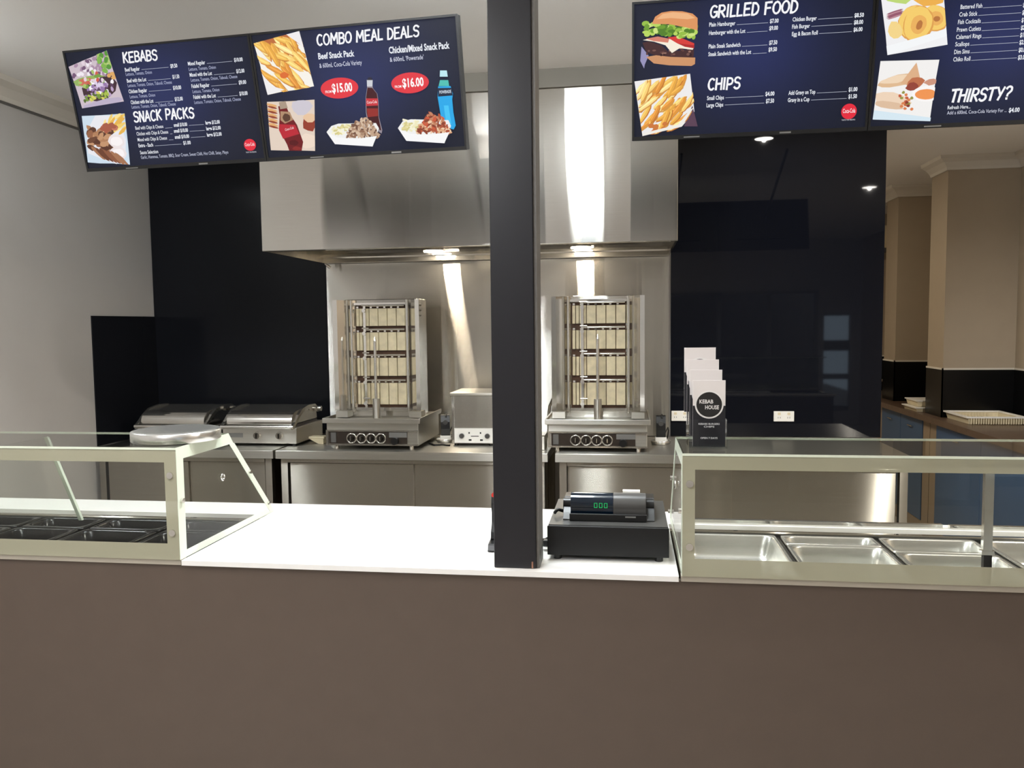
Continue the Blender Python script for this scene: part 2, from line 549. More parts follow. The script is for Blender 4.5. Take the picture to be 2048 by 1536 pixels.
# ------------------------------------------------------------------ ceiling lights
def panel_light(x0, x1, y0, y1, mtl, label, z=HC):
    t = thing('ceiling_light', label, 'light', ((x0 + x1) / 2, (y0 + y1) / 2, z), group='ceiling panel lights')
    e = .012
    MB().box(x0 - e, x1 + e, y0 - e, y1 + e, z - .012, z - .0005).build('light_base', 'whitepl', t, True)
    MB().box(x0, x1, y0, y1, z - .055, z - .0125, bev=.01).build('diffuser', mtl, t, True)
panel_light(-.40, -.18, 2.14, 2.72, 'lamp', 'panel light on the ceiling directly over the white serving counter')
panel_light(-3.03, -2.87, 2.45, 2.95, 'lamp', 'panel light on the ceiling above the left display case')
panel_light(-.86, -.72, 2.15, 2.75, 'lamp', 'added narrow panel light over the combo menu screen, unseen, brightening the left wall')  # added to brighten left wall and counter; its hood reflection hides behind the column
panel_light(-1.2, -1.04, -.4, .9, 'lampf', 'added narrow batten light over the customers, unseen, lighting the counter front')  # unseen, added to light the counter front; placed where the column hides its reflection
panel_light(-1.65, -1.30, -1.4, -.8, 'lampf', 'added square panel light over the customers, unseen, for more front light')  # unseen extra light, added for the shop floor and counter front
panel_light(.2, .8, 6.0, 6.6, 'lampr', 'warm panel light in the rear room', 2.69)
def downlight(x, y, label, watts=0, z=HC):
    t = thing('downlight', label, 'light', (x, y, z), group='ceiling downlights')
    b = MB()
    b.lathe([(.06, -.004), (.075, -.008), (.078, 0)], (x, y, z), 28)
    b.build('trim_ring', 'whitepl', t, True)
    MB().cyl((x, y, z - .0045), (x, y, z - .001), .06, 28).build('lens', 'spot', t, True)
    if watts:
        ld = bpy.data.lights.new('downlight_beam', 'SPOT')
        ld.energy = watts
        ld.color = (1.0, .95, .88)
        ld.spot_size = math.radians(165)
        ld.spot_blend = .25
        ld.shadow_soft_size = .012
        lo = bpy.data.objects.new('beam', ld)
        COL.objects.link(lo)
        lo.parent = t
        lo.location = (0, 0, -.012)
downlight(.90, 4.08, 'downlight nearest the glossy black panel', 25)
downlight(2.2, 1.83, 'downlight over the right end of the counter', 190)
downlight(-1.2, 1.1, 'downlight in front of the serving counter', 40)

# ------------------------------------------------------------------ counter
c = thing('counter', 'long brown laminate serving counter with pan wells behind its front', 'counter', (-.7, 2.3, 0))
MB().box(-3.05, 1.75, 2.012, 2.03, .0, .94).build('front_panel', 'front', c, True)
b = MB()
b.box(-3.05, 1.75, 2.50, 2.52, .10, .94).box(-3.05, 1.75, 2.03, 2.50, .60, .62)
for x in (-3.05, -1.205, .13, 1.73):
    b.box(x, x + .018, 2.03, 2.50, .0, .938)
b.box(-3.05, 1.75, 2.45, 2.47, 0, .1)
b.build('carcass', 'steelv', c, True)
MB().box(-3.05, -1.203, 2.004, 2.03, .9405, .9545).build('edge_strip', 'strip', c, True)
MB().box(.128, 1.75, 2.004, 2.03, .9405, .9545).build('edge_strip', 'strip', c, True)
b = MB()
b.prism([(-1.20, 2.0), (.122, 2.0), (.122, 2.53), (1.75, 2.53), (1.75, 2.60), (.14, 2.60), (.14, 2.70), (-3.05, 2.70), (-3.05, 2.53), (-1.20, 2.53)], 2, .9405, .954)
ct = b.build('countertop', 'whitetop', bevel=.002)
tag(ct, 'bright white countertop slab between and behind the two glass cases', 'countertop')

# ------------------------------------------------------------------ glass display cases
ZB, ZT = .9552, 1.262
def pane_prism(poly, axis, a0, a1):
    return MB().prism(poly, axis, a0, a1, 1, 0)
def display_case(label, x0, x1, inner):
    """inner: +1 when the free end is at x1 (left case), -1 when it is at x0 (right case)."""
    t = thing('display_case', label, 'display case', ((x0 + x1) / 2, 2.1, ZB), group='glass display cases')
    y0, y1, yb = 2.0, 2.29, 2.59
    g = .006
    ex = x1 if inner > 0 else x0           # free end
    # front pane (faces glass, rim green)
    MB().box(x0, x1, y0, y0 + g, ZB, ZT - g).build('front_pane', 'glass', t, True)
    b = MB().box(x0, x1, y0 - .002, y1, ZT - g, ZT)
    b.box(x0, x1, y0 - .003, y0 - .0021, ZT - g, ZT, 1).box(x0, x1, y1 + .0001, y1 + .001, ZT - g, ZT, 1)
    b.box(ex if inner > 0 else ex - .001, ex + .001 if inner > 0 else ex, y0 - .002, y1, ZT - g, ZT, 1)
    b.build('top_pane', ['glass', 'glassedge'], t, True)
    xa, xb_ = (ex - g, ex) if inner > 0 else (ex, ex + g)
    poly = [(y0 + g, ZB), (yb, ZB), (y1, ZT - g), (y0 + g, ZT - g)]
    MB().prism(poly, 0, xa, xb_).build('end_pane', 'glass', t, True)
    # frosted bands
    e = .0008
    b = MB()
    b.box(x0, x1, y0 - e, y0 - .0002, ZT - .04, ZT - g)
    b.box(x0, x1, y0 - e, y0 - .0002, ZB, ZB + .045)
    if inner > 0:
        b.box(x1 - .034, x1, y0 - e, y0 - .0002, ZB + .045, ZT - .04)
    else:
        b.box(x0, x0 + .03, y0 - e, y0 - .0002, ZB + .045, ZT - .04)
    b.build('front_band', 'film', t, True)
    b = MB()
    xo0, xo1 = (ex + .0002, ex + .0012) if inner > 0 else (ex - .0012, ex - .0002)
    def quad(p):
        b.prism(p, 0, xo0, xo1)
    quad([(y0, ZT - .034), (y1 + .028, ZT - .034), (y1, ZT), (y0, ZT)])
    quad([(y0, ZB), (y0 + .034, ZB), (y0 + .034, ZT - .034), (y0, ZT - .034)])
    sl = (yb - y1) / (ZT - ZB)
    quad([(yb - .03, ZB), (yb, ZB), (y1 + sl * .034, ZT - .034), (y1 + sl * .034 - .03, ZT - .034)])
    quad([(y0 + .034, ZB), (yb - .03, ZB), (yb - .03 - sl * .03, ZB + .02), (y0 + .034, ZB + .02)])
    b.build('end_band', ['glassedge'], t, True)
    # glass studs
    sx = ex - .017 * inner
    for z in (ZB + .075, ZT - .075):
        MB().cyl((sx, y0 - .006, z), (sx, y0 - .001, z), .009, 16).build('stud', 'chrome', t, True)
    for (yy, zz) in ((y0 + .016, ZB + .16), (y1 + sl * .14 - .012, ZT - .14), (y1 + sl * .27 - .012, ZT - .27)):
        MB().cyl((ex + .0015 * inner, yy, zz), (ex + .009 * inner, yy, zz), .007, 16).build('stud', 'chrome', t, True)
    MB().ring((ex + .004 * inner, 2.24, ZT - .125), .009, .003, 0).build('eyelet', 'chrome', t, True)
    return t
caseL = display_case('left glass display case with black pans inside and a round steel lid on top', -2.90, -1.203, 1)
caseR = display_case('right glass display case with steel food pans and a leaflet stand on top', .130, 1.74, -1)
# inner support pieces seen through the fronts
MB().prism([(2.008, .955), (2.40, .955), (2.26, 1.25), (2.008, 1.25)], 0, -1.79, -1.784).build('partition', 'glass', caseL, True)
MB().prism([(2.394, .955), (2.404, .955), (2.264, 1.25), (2.254, 1.25)], 0, -1.793, -1.781).build('partition_edge', 'glassedge', caseL, True)
MB().box(.826, .846, 2.012, 2.026, 1.03, 1.255).box(.822, .850, 2.010, 2.028, 1.026, 1.036).build('support_post', 'chrome', caseR, True)
MB().box(.828, .846, 2.012, 2.026, .9556, 1.026).build('post_dark_reflection', 'blackm', caseR, True)  # black box paints in the dark reflection low on the post
b = MB().box(.14, .93, 2.545, 2.56, .955, .968).box(.95, 1.73, 2.545, 2.56, .955, .966)
b.build('rear_rail', 'chrome', caseR, True)

# ------------------------------------------------------------------ food pans
def pan_mesh(w, d, dep, rim=.012, r=.03):
    """Gastronorm pan with rounded corners, rolled rim at z=0."""
    b = MB()
    def loop(ix, rr, z):
        pts = []
        hw, hd = w / 2 - ix, d / 2 - ix
        for cx, cy, a0 in ((hw - rr, hd - rr, 0), (-hw + rr, hd - rr, PI / 2), (-hw + rr, -hd + rr, PI), (hw - rr, -hd + rr, 1.5 * PI)):
            for k in range(6):
                a = a0 + PI / 2 * k / 5
                pts.append((cx + rr * math.cos(a), cy + rr * math.sin(a), z))
        return pts
    loops = [loop(0, .008, -.004), loop(0, .008, 0), loop(.002, .01, .002), loop(rim - .002, r, .002), loop(rim, r, -.002), loop(rim + .006, r, -.03), loop(rim + .012, r, -dep + .012), loop(rim + .018, r - .008, -dep + .003), loop(rim + .028, r - .015, -dep)]
    n = len(loops[0])
    vs = [p for l in loops for p in l]
    fs = [(i * n + k, i * n + (k + 1) % n, (i + 1) * n + (k + 1) % n, (i + 1) * n + k) for i in range(len(loops) - 1) for k in range(n)]
    b.add(vs, fs, 0, True)
    b.add(vs, [list(range((len(loops) - 1) * n, len(loops) * n))])
    return b
ZP = .936
def food_pan(x0, x1, y0, y1, dep, mt, label, group):
    o = pan_mesh(x1 - x0, y1 - y0, dep).build('food_pan', mt)
    o.location = ((x0 + x1) / 2, (y0 + y1) / 2, ZP)
    tag(o, label, 'food pan', group)
gR, gL = 'steel pans in the right case', 'black pans in the left case'
food_pan(.155, .436, 2.055, 2.492, .065, 'pan', 'large steel food pan at the left end of the right case', gR)
food_pan(.450, .716, 2.395, 2.492, .10, 'pan', 'rear narrow steel pan second from the left in the right case', gR)
food_pan(.450, .716, 2.055, 2.385, .10, 'pan', 'front steel pan second from the left in the right case', gR)
food_pan(.730, .996, 2.345, 2.492, .10, 'pan', 'rear steel pan behind the upright post of the right case', gR)
food_pan(.730, .996, 2.055, 2.335, .10, 'pan', 'front steel pan below the upright post of the right case', gR)
food_pan(1.012, 1.29, 2.055, 2.492, .065, 'pan', 'steel pan at the right edge of the photo', gR)
xs = ((-2.245, -2.0, 'at the left edge of the photo'), (-1.982, -1.760, 'below the slanted glass partition'), (-1.738, -1.489, 'right of the glass partition'), (-1.468, -1.212, 'nearest the case end'))
for x0, x1, where in xs:
    food_pan(x0, x1, 2.365, 2.492, .10, 'darkpan', 'rear black food pan ' + where, gL)
    food_pan(x0, x1, 2.055, 2.35, .10, 'darkpan', 'front black food pan ' + where, gL)
for xs_, x0, x1 in (((-2.252, -1.991, -1.749, -1.479), -2.9, -1.206), ((.150, .443, .723, 1.004, 1.296), .148, 1.73)):
    b = MB()
    for x in xs_:
        b.box(x - .005, x + .005, 2.05, 2.495, ZP - .016, ZP - .0055)
    b.box(x0, x1, 2.031, 2.051, ZP - .016, ZP - .0055).box(x0, x1, 2.494, 2.4995, ZP - .016, ZP + .003)
    b.build('pan_support', 'rail', c, True)

# ------------------------------------------------------------------ pillar
p = thing('column', 'tall square black column standing on the white counter', 'column', (-.285, 2.03, .954))
MB().box(-.345, -.236, 2.025, 2.125, .955, HC - .001, bev=.002).build('post', 'pillar', p, True)
MB().box(-.2355, -.228, 2.032, 2.12, .955, HC - .001).build('side_trim', 'edge', p, True)
MB().box(-.2475, -.2435, 2.0235, 2.0248, .956, .973).build('chip', 'copper', p, True)

# ------------------------------------------------------------------ cash register
r = thing('cash_register', 'black cash register with green digits on the white counter right of the column', 'cash register', (-.057, 2.26, .954))
b = MB().box(-.214, .102, 2.115, 2.44, .967, 1.046, bev=.003)
b.box(-.2155, .1035, 2.111, 2.117, .967, 1.046, bev=.002)
dr = b.build('drawer_case', 'blackm', r, True)
for x in (-.19, .078):
    for y in (2.13, 2.41):
        MB().cyl((x, y, .9545), (x, y, .968), .011, 14).build('foot', 'black', r, True)
MB().box(-.213, .101, 2.12, 2.438, 1.0462, 1.0475).build('top_plate', 'grey', r, True)
# machine body: sloped pod, rounded display head facing the customers
b = MB()
prof_ = [(2.17, 1.048), (2.40, 1.048), (2.40, 1.075), (2.30, 1.098), (2.235, 1.10), (2.19, 1.065)]
b.prism(prof_, 0, -.178, .068)
b.build('machine_body', 'black', r, True, bevel=.004)
n = 16
head = [(2.215 + .035 * math.cos(a), 1.086 + .03 * math.sin(a)) for a in [PI * 1.12 - PI * 1.12 * i / n for i in range(n + 1)]]
head = [(2.17, 1.05)] + head + [(2.25, 1.05)]
MB().prism(head, 0, -.042, .045, 0, None, True).build('display_head', 'grey', r, True)
MB().box(-.160, .047, 2.162, 2.1695, 1.0480, 1.068, bev=.002).build('skirt', 'black', r, True)
MB().prism(head, 0, -.158, -.0425, 0, None, True).build('display_lens', 'lcd', r, True)
for x in (-.169, .056):
    MB().cyl((x - .011, 2.222, 1.082), (x + .011, 2.222, 1.082), .017, 20).build('hinge', 'black', r, True)
MB().box(-.017, .030, 2.225, 2.25, 1.114, 1.119).build('receipt_slot', 'whitepl', r, True)
MB().box(-.01, .018, 2.159, 2.1619, 1.060, 1.0635).build('badge', 'alu', r, True)
def digits(mb, chars, x, y, z, w_, h_, gap, th):
    seg = {'0': 'abcdef', '1': 'bc', '8': 'abcdefg', 'G': 'acdef', '.': ''}
    for ch in chars:
        for sgm in seg[ch]:
            q = {'a': (0, w_, h_ - th, h_), 'd': (0, w_, 0, th), 'g': (0, w_, h_ / 2 - th / 2, h_ / 2 + th / 2), 'b': (w_ - th, w_, h_ / 2, h_), 'c': (w_ - th, w_, 0, h_ / 2), 'e': (0, th, 0, h_ / 2), 'f': (0, th, h_ / 2, h_)}[sgm]
            mb.box(x + q[0], x + q[1], y, y + .0006, z + q[2], z + q[3])
        x += w_ + gap
b = MB()
digits(b, '000', -.094, 2.1778, 1.0815, .009, .0135, .0045, .0016)
b.build('digits', 'led', r, True)
MB().tube([(-.205, 2.22, 1.056), (-.195, 2.21, 1.068), (-.185, 2.23, 1.06), (-.175, 2.24, 1.056)], .005, 8).build('cord', 'black', r, True)
# payment handset half hidden by the column
t = thing('payment_terminal', 'black payment handset in its cradle half hidden behind the column', 'payment terminal', (-.34, 2.2, .954))
MB().prism([(2.16, .956), (2.30, .956), (2.30, .99), (2.17, .975)], 0, -.386, -.30).build('cradle', 'black', t, True, bevel=.004)
b = MB()
path = [(2.20, .978), (2.205, 1.0), (2.222, 1.02), (2.226, 1.05), (2.215, 1.075), (2.222, 1.10), (2.262, 1.10), (2.265, .99)]
b.prism(path, 0, -.384, -.315)
hs = b.build('handset', 'blackm', t, True, bevel=.005)
MB().cyl((-.377, 2.215, 1.103), (-.377, 2.235, 1.103), .006, 14).build('indicator', 'redled', t, True)
MB().tube([(-.31, 2.24, .965), (-.27, 2.25, .964), (-.235, 2.24, .972), (-.226, 2.23, .978)], .006, 8).build('cord', 'black', t, True)
MB().box(-.236, -.218, 2.19, 2.215, .966, .984, bev=.003).build('plug', 'black', t, True)

# ------------------------------------------------------------------ round lid on the left case
b = MB().lathe([(.0001, .032), (.06, .0335), (.105, .032), (.119, .0295), (.1215, .027), (.1215, .003), (.119, .001), (.0001, .001)], (0, 0, 0), 64)
o = b.build('round_pan_lid', 'pan')
o.location = (-1.288, 2.15, ZT)
tag(o, 'round spun steel lid lying on top of the left glass case', 'lid')

# ------------------------------------------------------------------ leaflets
t = thing('leaflet_holder', 'clear acrylic leaflet holder standing on the right glass case', 'leaflet holder', (.195, 2.12, ZT))
b = MB().box(.153, .243, 2.072, 2.075, ZT + .001, ZT + .075).box(.150, .153, 2.072, 2.17, ZT + .001, ZT + .17).box(.243, .246, 2.072, 2.17, ZT + .001, ZT + .075)
b.box(.150, .246, 2.168, 2.171, ZT + .001, ZT + .20).box(.153, .243, 2.075, 2.168, ZT + .001, ZT + .004)
b.build('pocket', 'acrylic', t, True)
top_label = ['front black and white leaflet with round logo in the acrylic holder', 'second leaflet of the stepped stack in the holder', 'third leaflet of the stepped stack in the holder', 'rearmost and tallest leaflet in the acrylic holder']
for i in range(4):
    y = 2.079 + i * .026
    x0, x1 = .160 - i * .0055, .240 - i * .0055
    zt_ = [1.435, 1.460, 1.485, 1.515][i]
    z0 = zt_ - .168
    t = thing('leaflet', top_label[i], 'leaflet', ((x0 + x1) / 2, y, z0), group='leaflets in the acrylic holder')
    MB().box(x0, x1, y, y + .003, z0, zt_).build('card', 'leaf_white', t, True)
    b = MB().box(x0, x1, y - .0006, y - .0001, z0, z0 + .104)
    b.build('black_half', 'leaf_black', t, True)
    cx, cz, rr = (x0 + x1) / 2, z0 + .107, .0355
    b = MB()
    b.cyl((cx, y - .0012, cz), (cx, y - .0007, cz), rr, 40)
    b.build('logo_ring', 'ink_white', t, True)
    MB().cyl((cx, y - .0018, cz), (cx, y - .0013, cz), rr - .004, 40).build('logo_disc', 'ink_black', t, True)
    for wd, x, z, h_, width in (('KEBAB', cx - .024, cz + .003, .0095, .034), ('HOUSE', cx - .010, cz - .0115, .0095, .034),
                                ('KEBABS BURGERS', cx - .026, z0 + .056, .0042, .052), ('CHIPS', cx - .013, z0 + .049, .0042, .026), ('OPEN 7 DAYS', cx - .021, z0 + .020, .0045, .042)):
        vs, fs, wl = text_polys(wd, .02)
        MB().add([(x + p[0] / wl * width, y - .0022, z + p[1] * h_) for p in vs], fs).build('lettering', 'ink_white', t, True)

# ------------------------------------------------------------------ kitchen benches
def bench(x0, x1, label, doors):
    t = thing('steel_bench', label, 'bench', ((x0 + x1) / 2, 4.55, 0), group='steel cupboard benches')
    y0, y1 = 4.215, 4.895
    b = MB().box(x0, x1, y0, y1, .888, .900, bev=.002)
    b.box(x0, x1, y0, y0 + .012, .855, .889).box(x0, x0 + .012, y0 + .012, y1, .855, .888).box(x1 - .012, x1, y0 + .012, y1, .855, .888)
    b.build('worktop', 'steeltop', t, True)
    for xx in (x0 + .02, x1 - .058):
        for yy in (y0 + .025, y1 - .065):
            MB().box(xx, xx + .038, yy, yy + .038, .0, .855).build('leg', 'steelv', t, True)
    b = MB().box(x0 + .06, x1 - .06, y0 + .075, y1 - .02, .12, .14).box(x0 + .06, x1 - .06, y1 - .02, y1 - .01, .14, .84)
    b.box(x0 + .06, x0 + .07, y0 + .075, y1 - .02, .14, .85).box(x1 - .07, x1 - .06, y0 + .075, y1 - .02, .14, .85)
    b.box(x0 + .06, x1 - .06, y0 + .02, y0 + .06, .832, .854).box(x0 + .06, x1 - .06, y0 + .02, y0 + .06, .12, .142)
    b.build('cabinet', 'steelv', t, True)
    n = doors
    L_ = (x1 - x0 - .14) / n
    for k in range(n):
        xa = x0 + .07 + k * L_
        yy = y0 + .032 + (.014 if k % 2 else 0)
        d = MB().box(xa, xa + L_ + (.02 if k < n - 1 else 0), yy, yy + .012, .146, .828, bev=.002).build('sliding_door', 'steelv', t, True)
        MB().box(xa + .03, xa + .05, yy - .001, yy, .44, .56).build('finger_pull', 'darksteel', d, True)
    return t
bench(-3.045, -1.955, 'steel bench cupboard under the two contact grills', 2)
bench(-1.940, -.425, 'middle steel bench cupboard under the left kebab grill', 2)
bench(-.385, 1.40, 'right steel bench cupboard under the right kebab grill', 2)

# ------------------------------------------------------------------ contact grills
def contact_grill(x, y, label):
    t = thing('contact_grill', label, 'contact grill', (x, y, .9), group='contact grills on the left bench')
    w2 = .225
    MB().box(-w2, w2, 0, .40, .015, .108, bev=.004).build('base', 'steeltop', t)
    for sx in (-1, 1):
        for yy in (.03, .36):
            MB().cyl((sx * (w2 - .03), yy, 0), (sx * (w2 - .03), yy, .016), .015, 14).build('foot', 'black', t)
    MB().box(-w2 + .02, w2 - .02, .012, .36, .108, .122).build('lower_plate', 'darksteel', t)
    # rounded lid: profile in (y, z)
    pr = [(.0, .124)]
    for i in range(9):
        a = PI - (PI / 2) * i / 8
        pr.append((.085 + .085 * math.cos(a), .140 + .058 * math.sin(a)))
    pr += [(.20, .204), (.33, .210), (.37, .19), (.38, .124)]
    MB().prism(pr, 0, -w2 + .028, w2 - .028, 0, None, False).build('lid', 'chrome', t, bevel=.003)
    for sx in (-1, 1):
        xx = sx * (w2 - .012)
        path = [(xx, .36, .175), (xx, .30, .205), (xx, .2, .208), (xx, .11, .195), (xx, .05, .165), (xx, .0, .128), (xx, -.03, .112)]
        b = MB()
        for i in range(len(path) - 1):
            (xa, ya, za), (xb, yb_, zb) = path[i], path[i + 1]
            b.add([(xx - .008, ya, za - .012), (xx + .008, ya, za - .012), (xx + .008, ya, za + .012), (xx - .008, ya, za + .012),
                   (xx - .008, yb_, zb - .012), (xx + .008, yb_, zb - .012), (xx + .008, yb_, zb + .012), (xx - .008, yb_, zb + .012)],
                  [(0, 1, 2, 3), (4, 7, 6, 5), (0, 4, 5, 1), (1, 5, 6, 2), (2, 6, 7, 3), (3, 7, 4, 0)])
        b.build('lid_arm', 'chrome', t)
        MB().cyl((sx * (w2 + .001), .33, .185), (sx * (w2 + .022), .33, .185), .016, 16).build('hinge_knob', 'chrome', t)
    MB().cyl((-w2 + .005, -.03, .114), (w2 - .005, -.03, .114), .010, 16).build('handle', 'chrome', t)
    for xx in (-.01, .125):
        k = MB().cyl((xx, -.002, .062), (xx, -.02, .062), .023, 20, 0, .019).build('knob', 'chrome', t)
        MB().box(xx - .003, xx + .003, -.026, -.019, .048, .076).build('pointer', 'darksteel', k)
    MB().box(-.19, -.10, -.0015, -.0005, .05, .075).build('badge', 'alu', t)
    return t
contact_grill(-2.105, 4.37, 'right hand steel contact grill with curved lid beside the left kebab grill')
contact_grill(-2.640, 4.37, 'left hand steel contact grill with curved lid near the left wall')

# ------------------------------------------------------------------ kebab grills
def kebab_grill(x, y, label):
    t = thing('kebab_grill', label, 'kebab grill', (x, y, .9), group='upright gas kebab grills')
    b = MB().box(-.262, .262, .012, .50, .022, .150, bev=.004)
    b.build('base', 'steeltop', t)
    b = MB().box(-.275, .275, -.008, .51, .151, .160).box(-.278, .278, -.012, -.004, .148, .176, bev=.003).box(-.278, -.270, -.004, .51, .160, .176).box(.270, .278, -.004, .51, .160, .176)
    b.build('drip_tray', 'steeltop', t)
    for sx in (-.215, .215):
        for yy in (.04, .46):
            MB().cyl((sx, yy, 0), (sx, yy, .023), .013, 16).build('foot', 'chrome', t)
    pn = MB().box(-.245, .20, .004, .0125, .034, .100).build('control_panel', 'panel', t)
    MB().box(-.262, .262, -.001, .006, .102, .110).box(-.262, .262, -.001, .006, .024, .033).box(-.262, -.25, -.001, .006, .033, .102).build('panel_frame', 'chrome', t)
    for i in range(4):
        xx = -.115 + i * .056
        k = MB().cyl((xx, .005, .064), (xx, -.014, .064), .013, 18, 0, .011).build('burner_knob', 'darksteel', t)
        MB().ring((xx, .001, .064), .0255, .005, 1, 26).build('knob_ring', 'chrome', k)
        MB().box(xx - .0025, xx + .0025, -.02, -.013, .054, .076).build('pointer', 'chrome', k)
    MB().box(.10, .20, .0005, .0045, .070, .098).build('rating_plate', 'alu', t)
    MB().cyl((.135, .004, .052), (.135, -.024, .052), .02, 20).build('motor_knob', 'black', t)
    MB().box(-.235, -.205, .0005, .004, .04, .095).build('switch', 'midgrey', t)
    # upright burner housing
    b = MB().box(-.215, .215, .225, .43, .160, .835, bev=.004)
    for i in range(3):
        for j in range(3):
            b.cyl((.2151, .25 + i * .025, .74 + j * .03), (.2165, .25 + i * .025, .74 + j * .03), .006, 10, 1)
    b.build('burner_housing', ['steel', 'darksteel'], t)
    MB().box(-.15, .15, .2215, .2248, .215, .80).build('burner_backing', 'bricksh', t)
    rows = ((.682, .782), (.542, .646), (.396, .500), (.232, .356))
    for (z0, z1) in rows:
        b = MB()
        for k in range(4):
            xa = -.075 + .012 + k * .0535
            b.box(xa, xa + .05, .2045, .2212, z0, z1, bev=.002)
        for xa in (-.142, -.122, -.102, -.083):
            b.box(xa, xa + .0165, .2045, .2212, z0, z1, bev=.002)
        b.build('ceramic_burner', 'brick', t)
        b = MB().cyl((-.09, .196, z1 + .016), (.145, .196, z1 + .016), .0055, 10)
        for k in range(7):
            b.box(-.14 + k * .04, -.128 + k * .04, .208, .2212, z1 + .002, z1 + .012)
        b.build('guard_bar', 'chrome', t)
    MB().box(-.155, .155, .2035, .2212, .195, .214).build('burner_rail', 'chrome', t)
    MB().box(-.155, .155, .198, .2212, .802, .815).build('burner_rail', 'chrome', t)
    # post with latches left of centre
    b = MB().box(-.094, -.080, .187, .201, .20, .80)
    for z in (.77, .64, .50, .36, .24):
        b.cyl((-.087, .187, z), (-.087, .172, z), .011, 14)
        b.cyl((-.10, .180, z + .03), (-.06, .180, z + .03), .004, 8)
    b.build('latch_post', 'chrome', t)
    # side wings, folded sheet
    for sx in (-1, 1):
        b = MB()
        pts = [(sx * .150, .222), (sx * .170, .205), (sx * .195, .16), (sx * .226, .125), (sx * .250, .12), (sx * .250, .126), (sx * .230, .131), (sx * .201, .165), (sx * .178, .212), (sx * .160, .2245)]
        b.prism(pts, 2, .205, .83)
        b.build('side_wing', 'chrome', t)
        MB().cyl((sx * .163, .185, .19), (sx * .163, .185, .83), .008, 12).build('wing_rod', 'chrome', t)
        b = MB().box(min(sx * .18, sx * .25), max(sx * .18, sx * .25), .13, .222, .165, .20)
        b.build('wing_bracket', 'steeltop', t)
    sk = MB().cyl((0, .10, .16), (0, .10, .275), .021, 24).build('skewer_socket', 'steeltop', t)
    MB().cyl((0, .10, .275), (0, .10, .60), .0085, 16).cyl((0, .10, .60), (0, .10, .625), .0085, 16, 0, .001).build('skewer', 'chrome', t)
    return t
k1 = kebab_grill(-1.405, 4.275, 'left upright kebab grill with four rows of cream ceramic burners left of the column')
k2 = kebab_grill(-.166, 4.275, 'right upright kebab grill with cream ceramic burners right of the column')
# gas hose and small box beside the right kebab grill
b = MB().tube([(-.478, 4.82, .9005), (-.478, 4.82, 1.03), (-.470, 4.81, 1.09), (-.448, 4.77, 1.135), (-.42, 4.70, 1.15), (-.395, 4.64, 1.14), (-.383, 4.61, 1.12)], .009, 10)
b.build('gas_hose', 'hose', k2, True)
b = MB().tube([(-.458, 4.84, .9005), (-.458, 4.84, 1.02), (-.450, 4.83, 1.07), (-.425, 4.80, 1.11), (-.395, 4.76, 1.12), (-.382, 4.70, 1.10)], .007, 10)
b.build('gas_hose', 'hose', k2, True)
t = thing('junction_box', 'small steel box on the bench between the column and right kebab grill', 'box', (-.462, 4.3, .9))
# ------------------------------------------------------------------ bain warmer / toaster
MB().box(-.035, .012, .02, .16, .001, .075, bev=.003).build('box_body', 'steeltop', t)
MB().box(-.038, .0125, .017, .163, .076, .084).build('box_lid', 'chrome', t)
t = thing('countertop_warmer', 'tall steel countertop appliance with control panel just left of the column', 'warmer', (-.872, 4.46, .9))
b = MB().box(-.118, .118, .0, .30, .012, .29, bev=.004)
b.build('housing', 'steel', t)
MB().box(-.128, .128, -.012, .31, .285, .302, bev=.004).build('top_cover', 'steeltop', t)
MB().box(-.105, .118, -.006, -.0005, .018, .10).build('front_panel', 'whitepl', t)
MB().box(-.118, -.106, -.008, .0, .012, .285).build('corner_post', 'chrome', t)
for xx in (-.062, .085):
    MB().cyl((xx, -.007, .058), (xx, -.02, .058), .014, 18).build('dial', 'grey', t)
b = MB()
for xx in (-.02, .045):
    b.box(xx - .004, xx + .004, -.0075, -.0062, .07, .079).box(xx - .008 + .005, xx + .008 + .005, -.0075, -.0062, .03, .039)
b.box(-.01, .035, -.0075, -.0062, .054, .058)
b.build('markings', 'black', t)
for sx in (-.1, .1):
    for yy in (.02, .27):
        MB().cyl((sx, yy, 0), (sx, yy, .013), .012, 12).build('foot', 'black', t)

# ------------------------------------------------------------------ electric kebab slicers on their stands
def slicer(x, y, label, rz):
    t = thing('kebab_slicer', label, 'slicer', (x, y, .9), (0, 0, rz), 'electric kebab slicers')
    b = MB().lathe([(.001, .001), (.048, .001), (.054, .006), (.056, .02), (.053, .022), (.045, .014), (.001, .012)], (0, 0, 0), 40)
    b.build('dish', 'pan', t)
    MB().box(-.032, .032, -.02, .03, .014, .04, bev=.004).build('stand', 'whitepl', t)
    pr = [(-.018, .04), (.022, .04), (.026, .10), (.022, .14), (.008, .165), (-.010, .16), (-.022, .12), (-.024, .08)]
    MB().prism(pr, 0, -.026, .026).build('grip', 'black', t, bevel=.006)
    MB().cyl((0, -.028, .118), (0, -.020, .118), .014, 18).build('button', 'grey', t)
    MB().ring((.005, .004, .14), .026, .005, 0, 20, 0, .3, 2.8).build('guard', 'black', t)
    MB().tube([(.02, .02, .05), (.04, .03, .09), (.045, .05, .07), (.04, .06, .03), (.03, .075, .0065)], .004, 8).build('cord', 'black', t)
    return t
slicer(-1.062, 4.60, 'black electric kebab slicer on a dish right of the left kebab grill', .2)
slicer(.178, 4.60, 'black electric kebab slicer on a dish by the black wall panel', 0)
# cables of the left grill
b = MB().tube([(-1.135, 4.50, .906), (-1.115, 4.47, .906), (-1.09, 4.44, .906), (-1.05, 4.46, .906), (-1.02, 4.44, .906), (-1.0, 4.43, .906)], .0055, 8)
b.build('power_cord', 'black', k1, True)
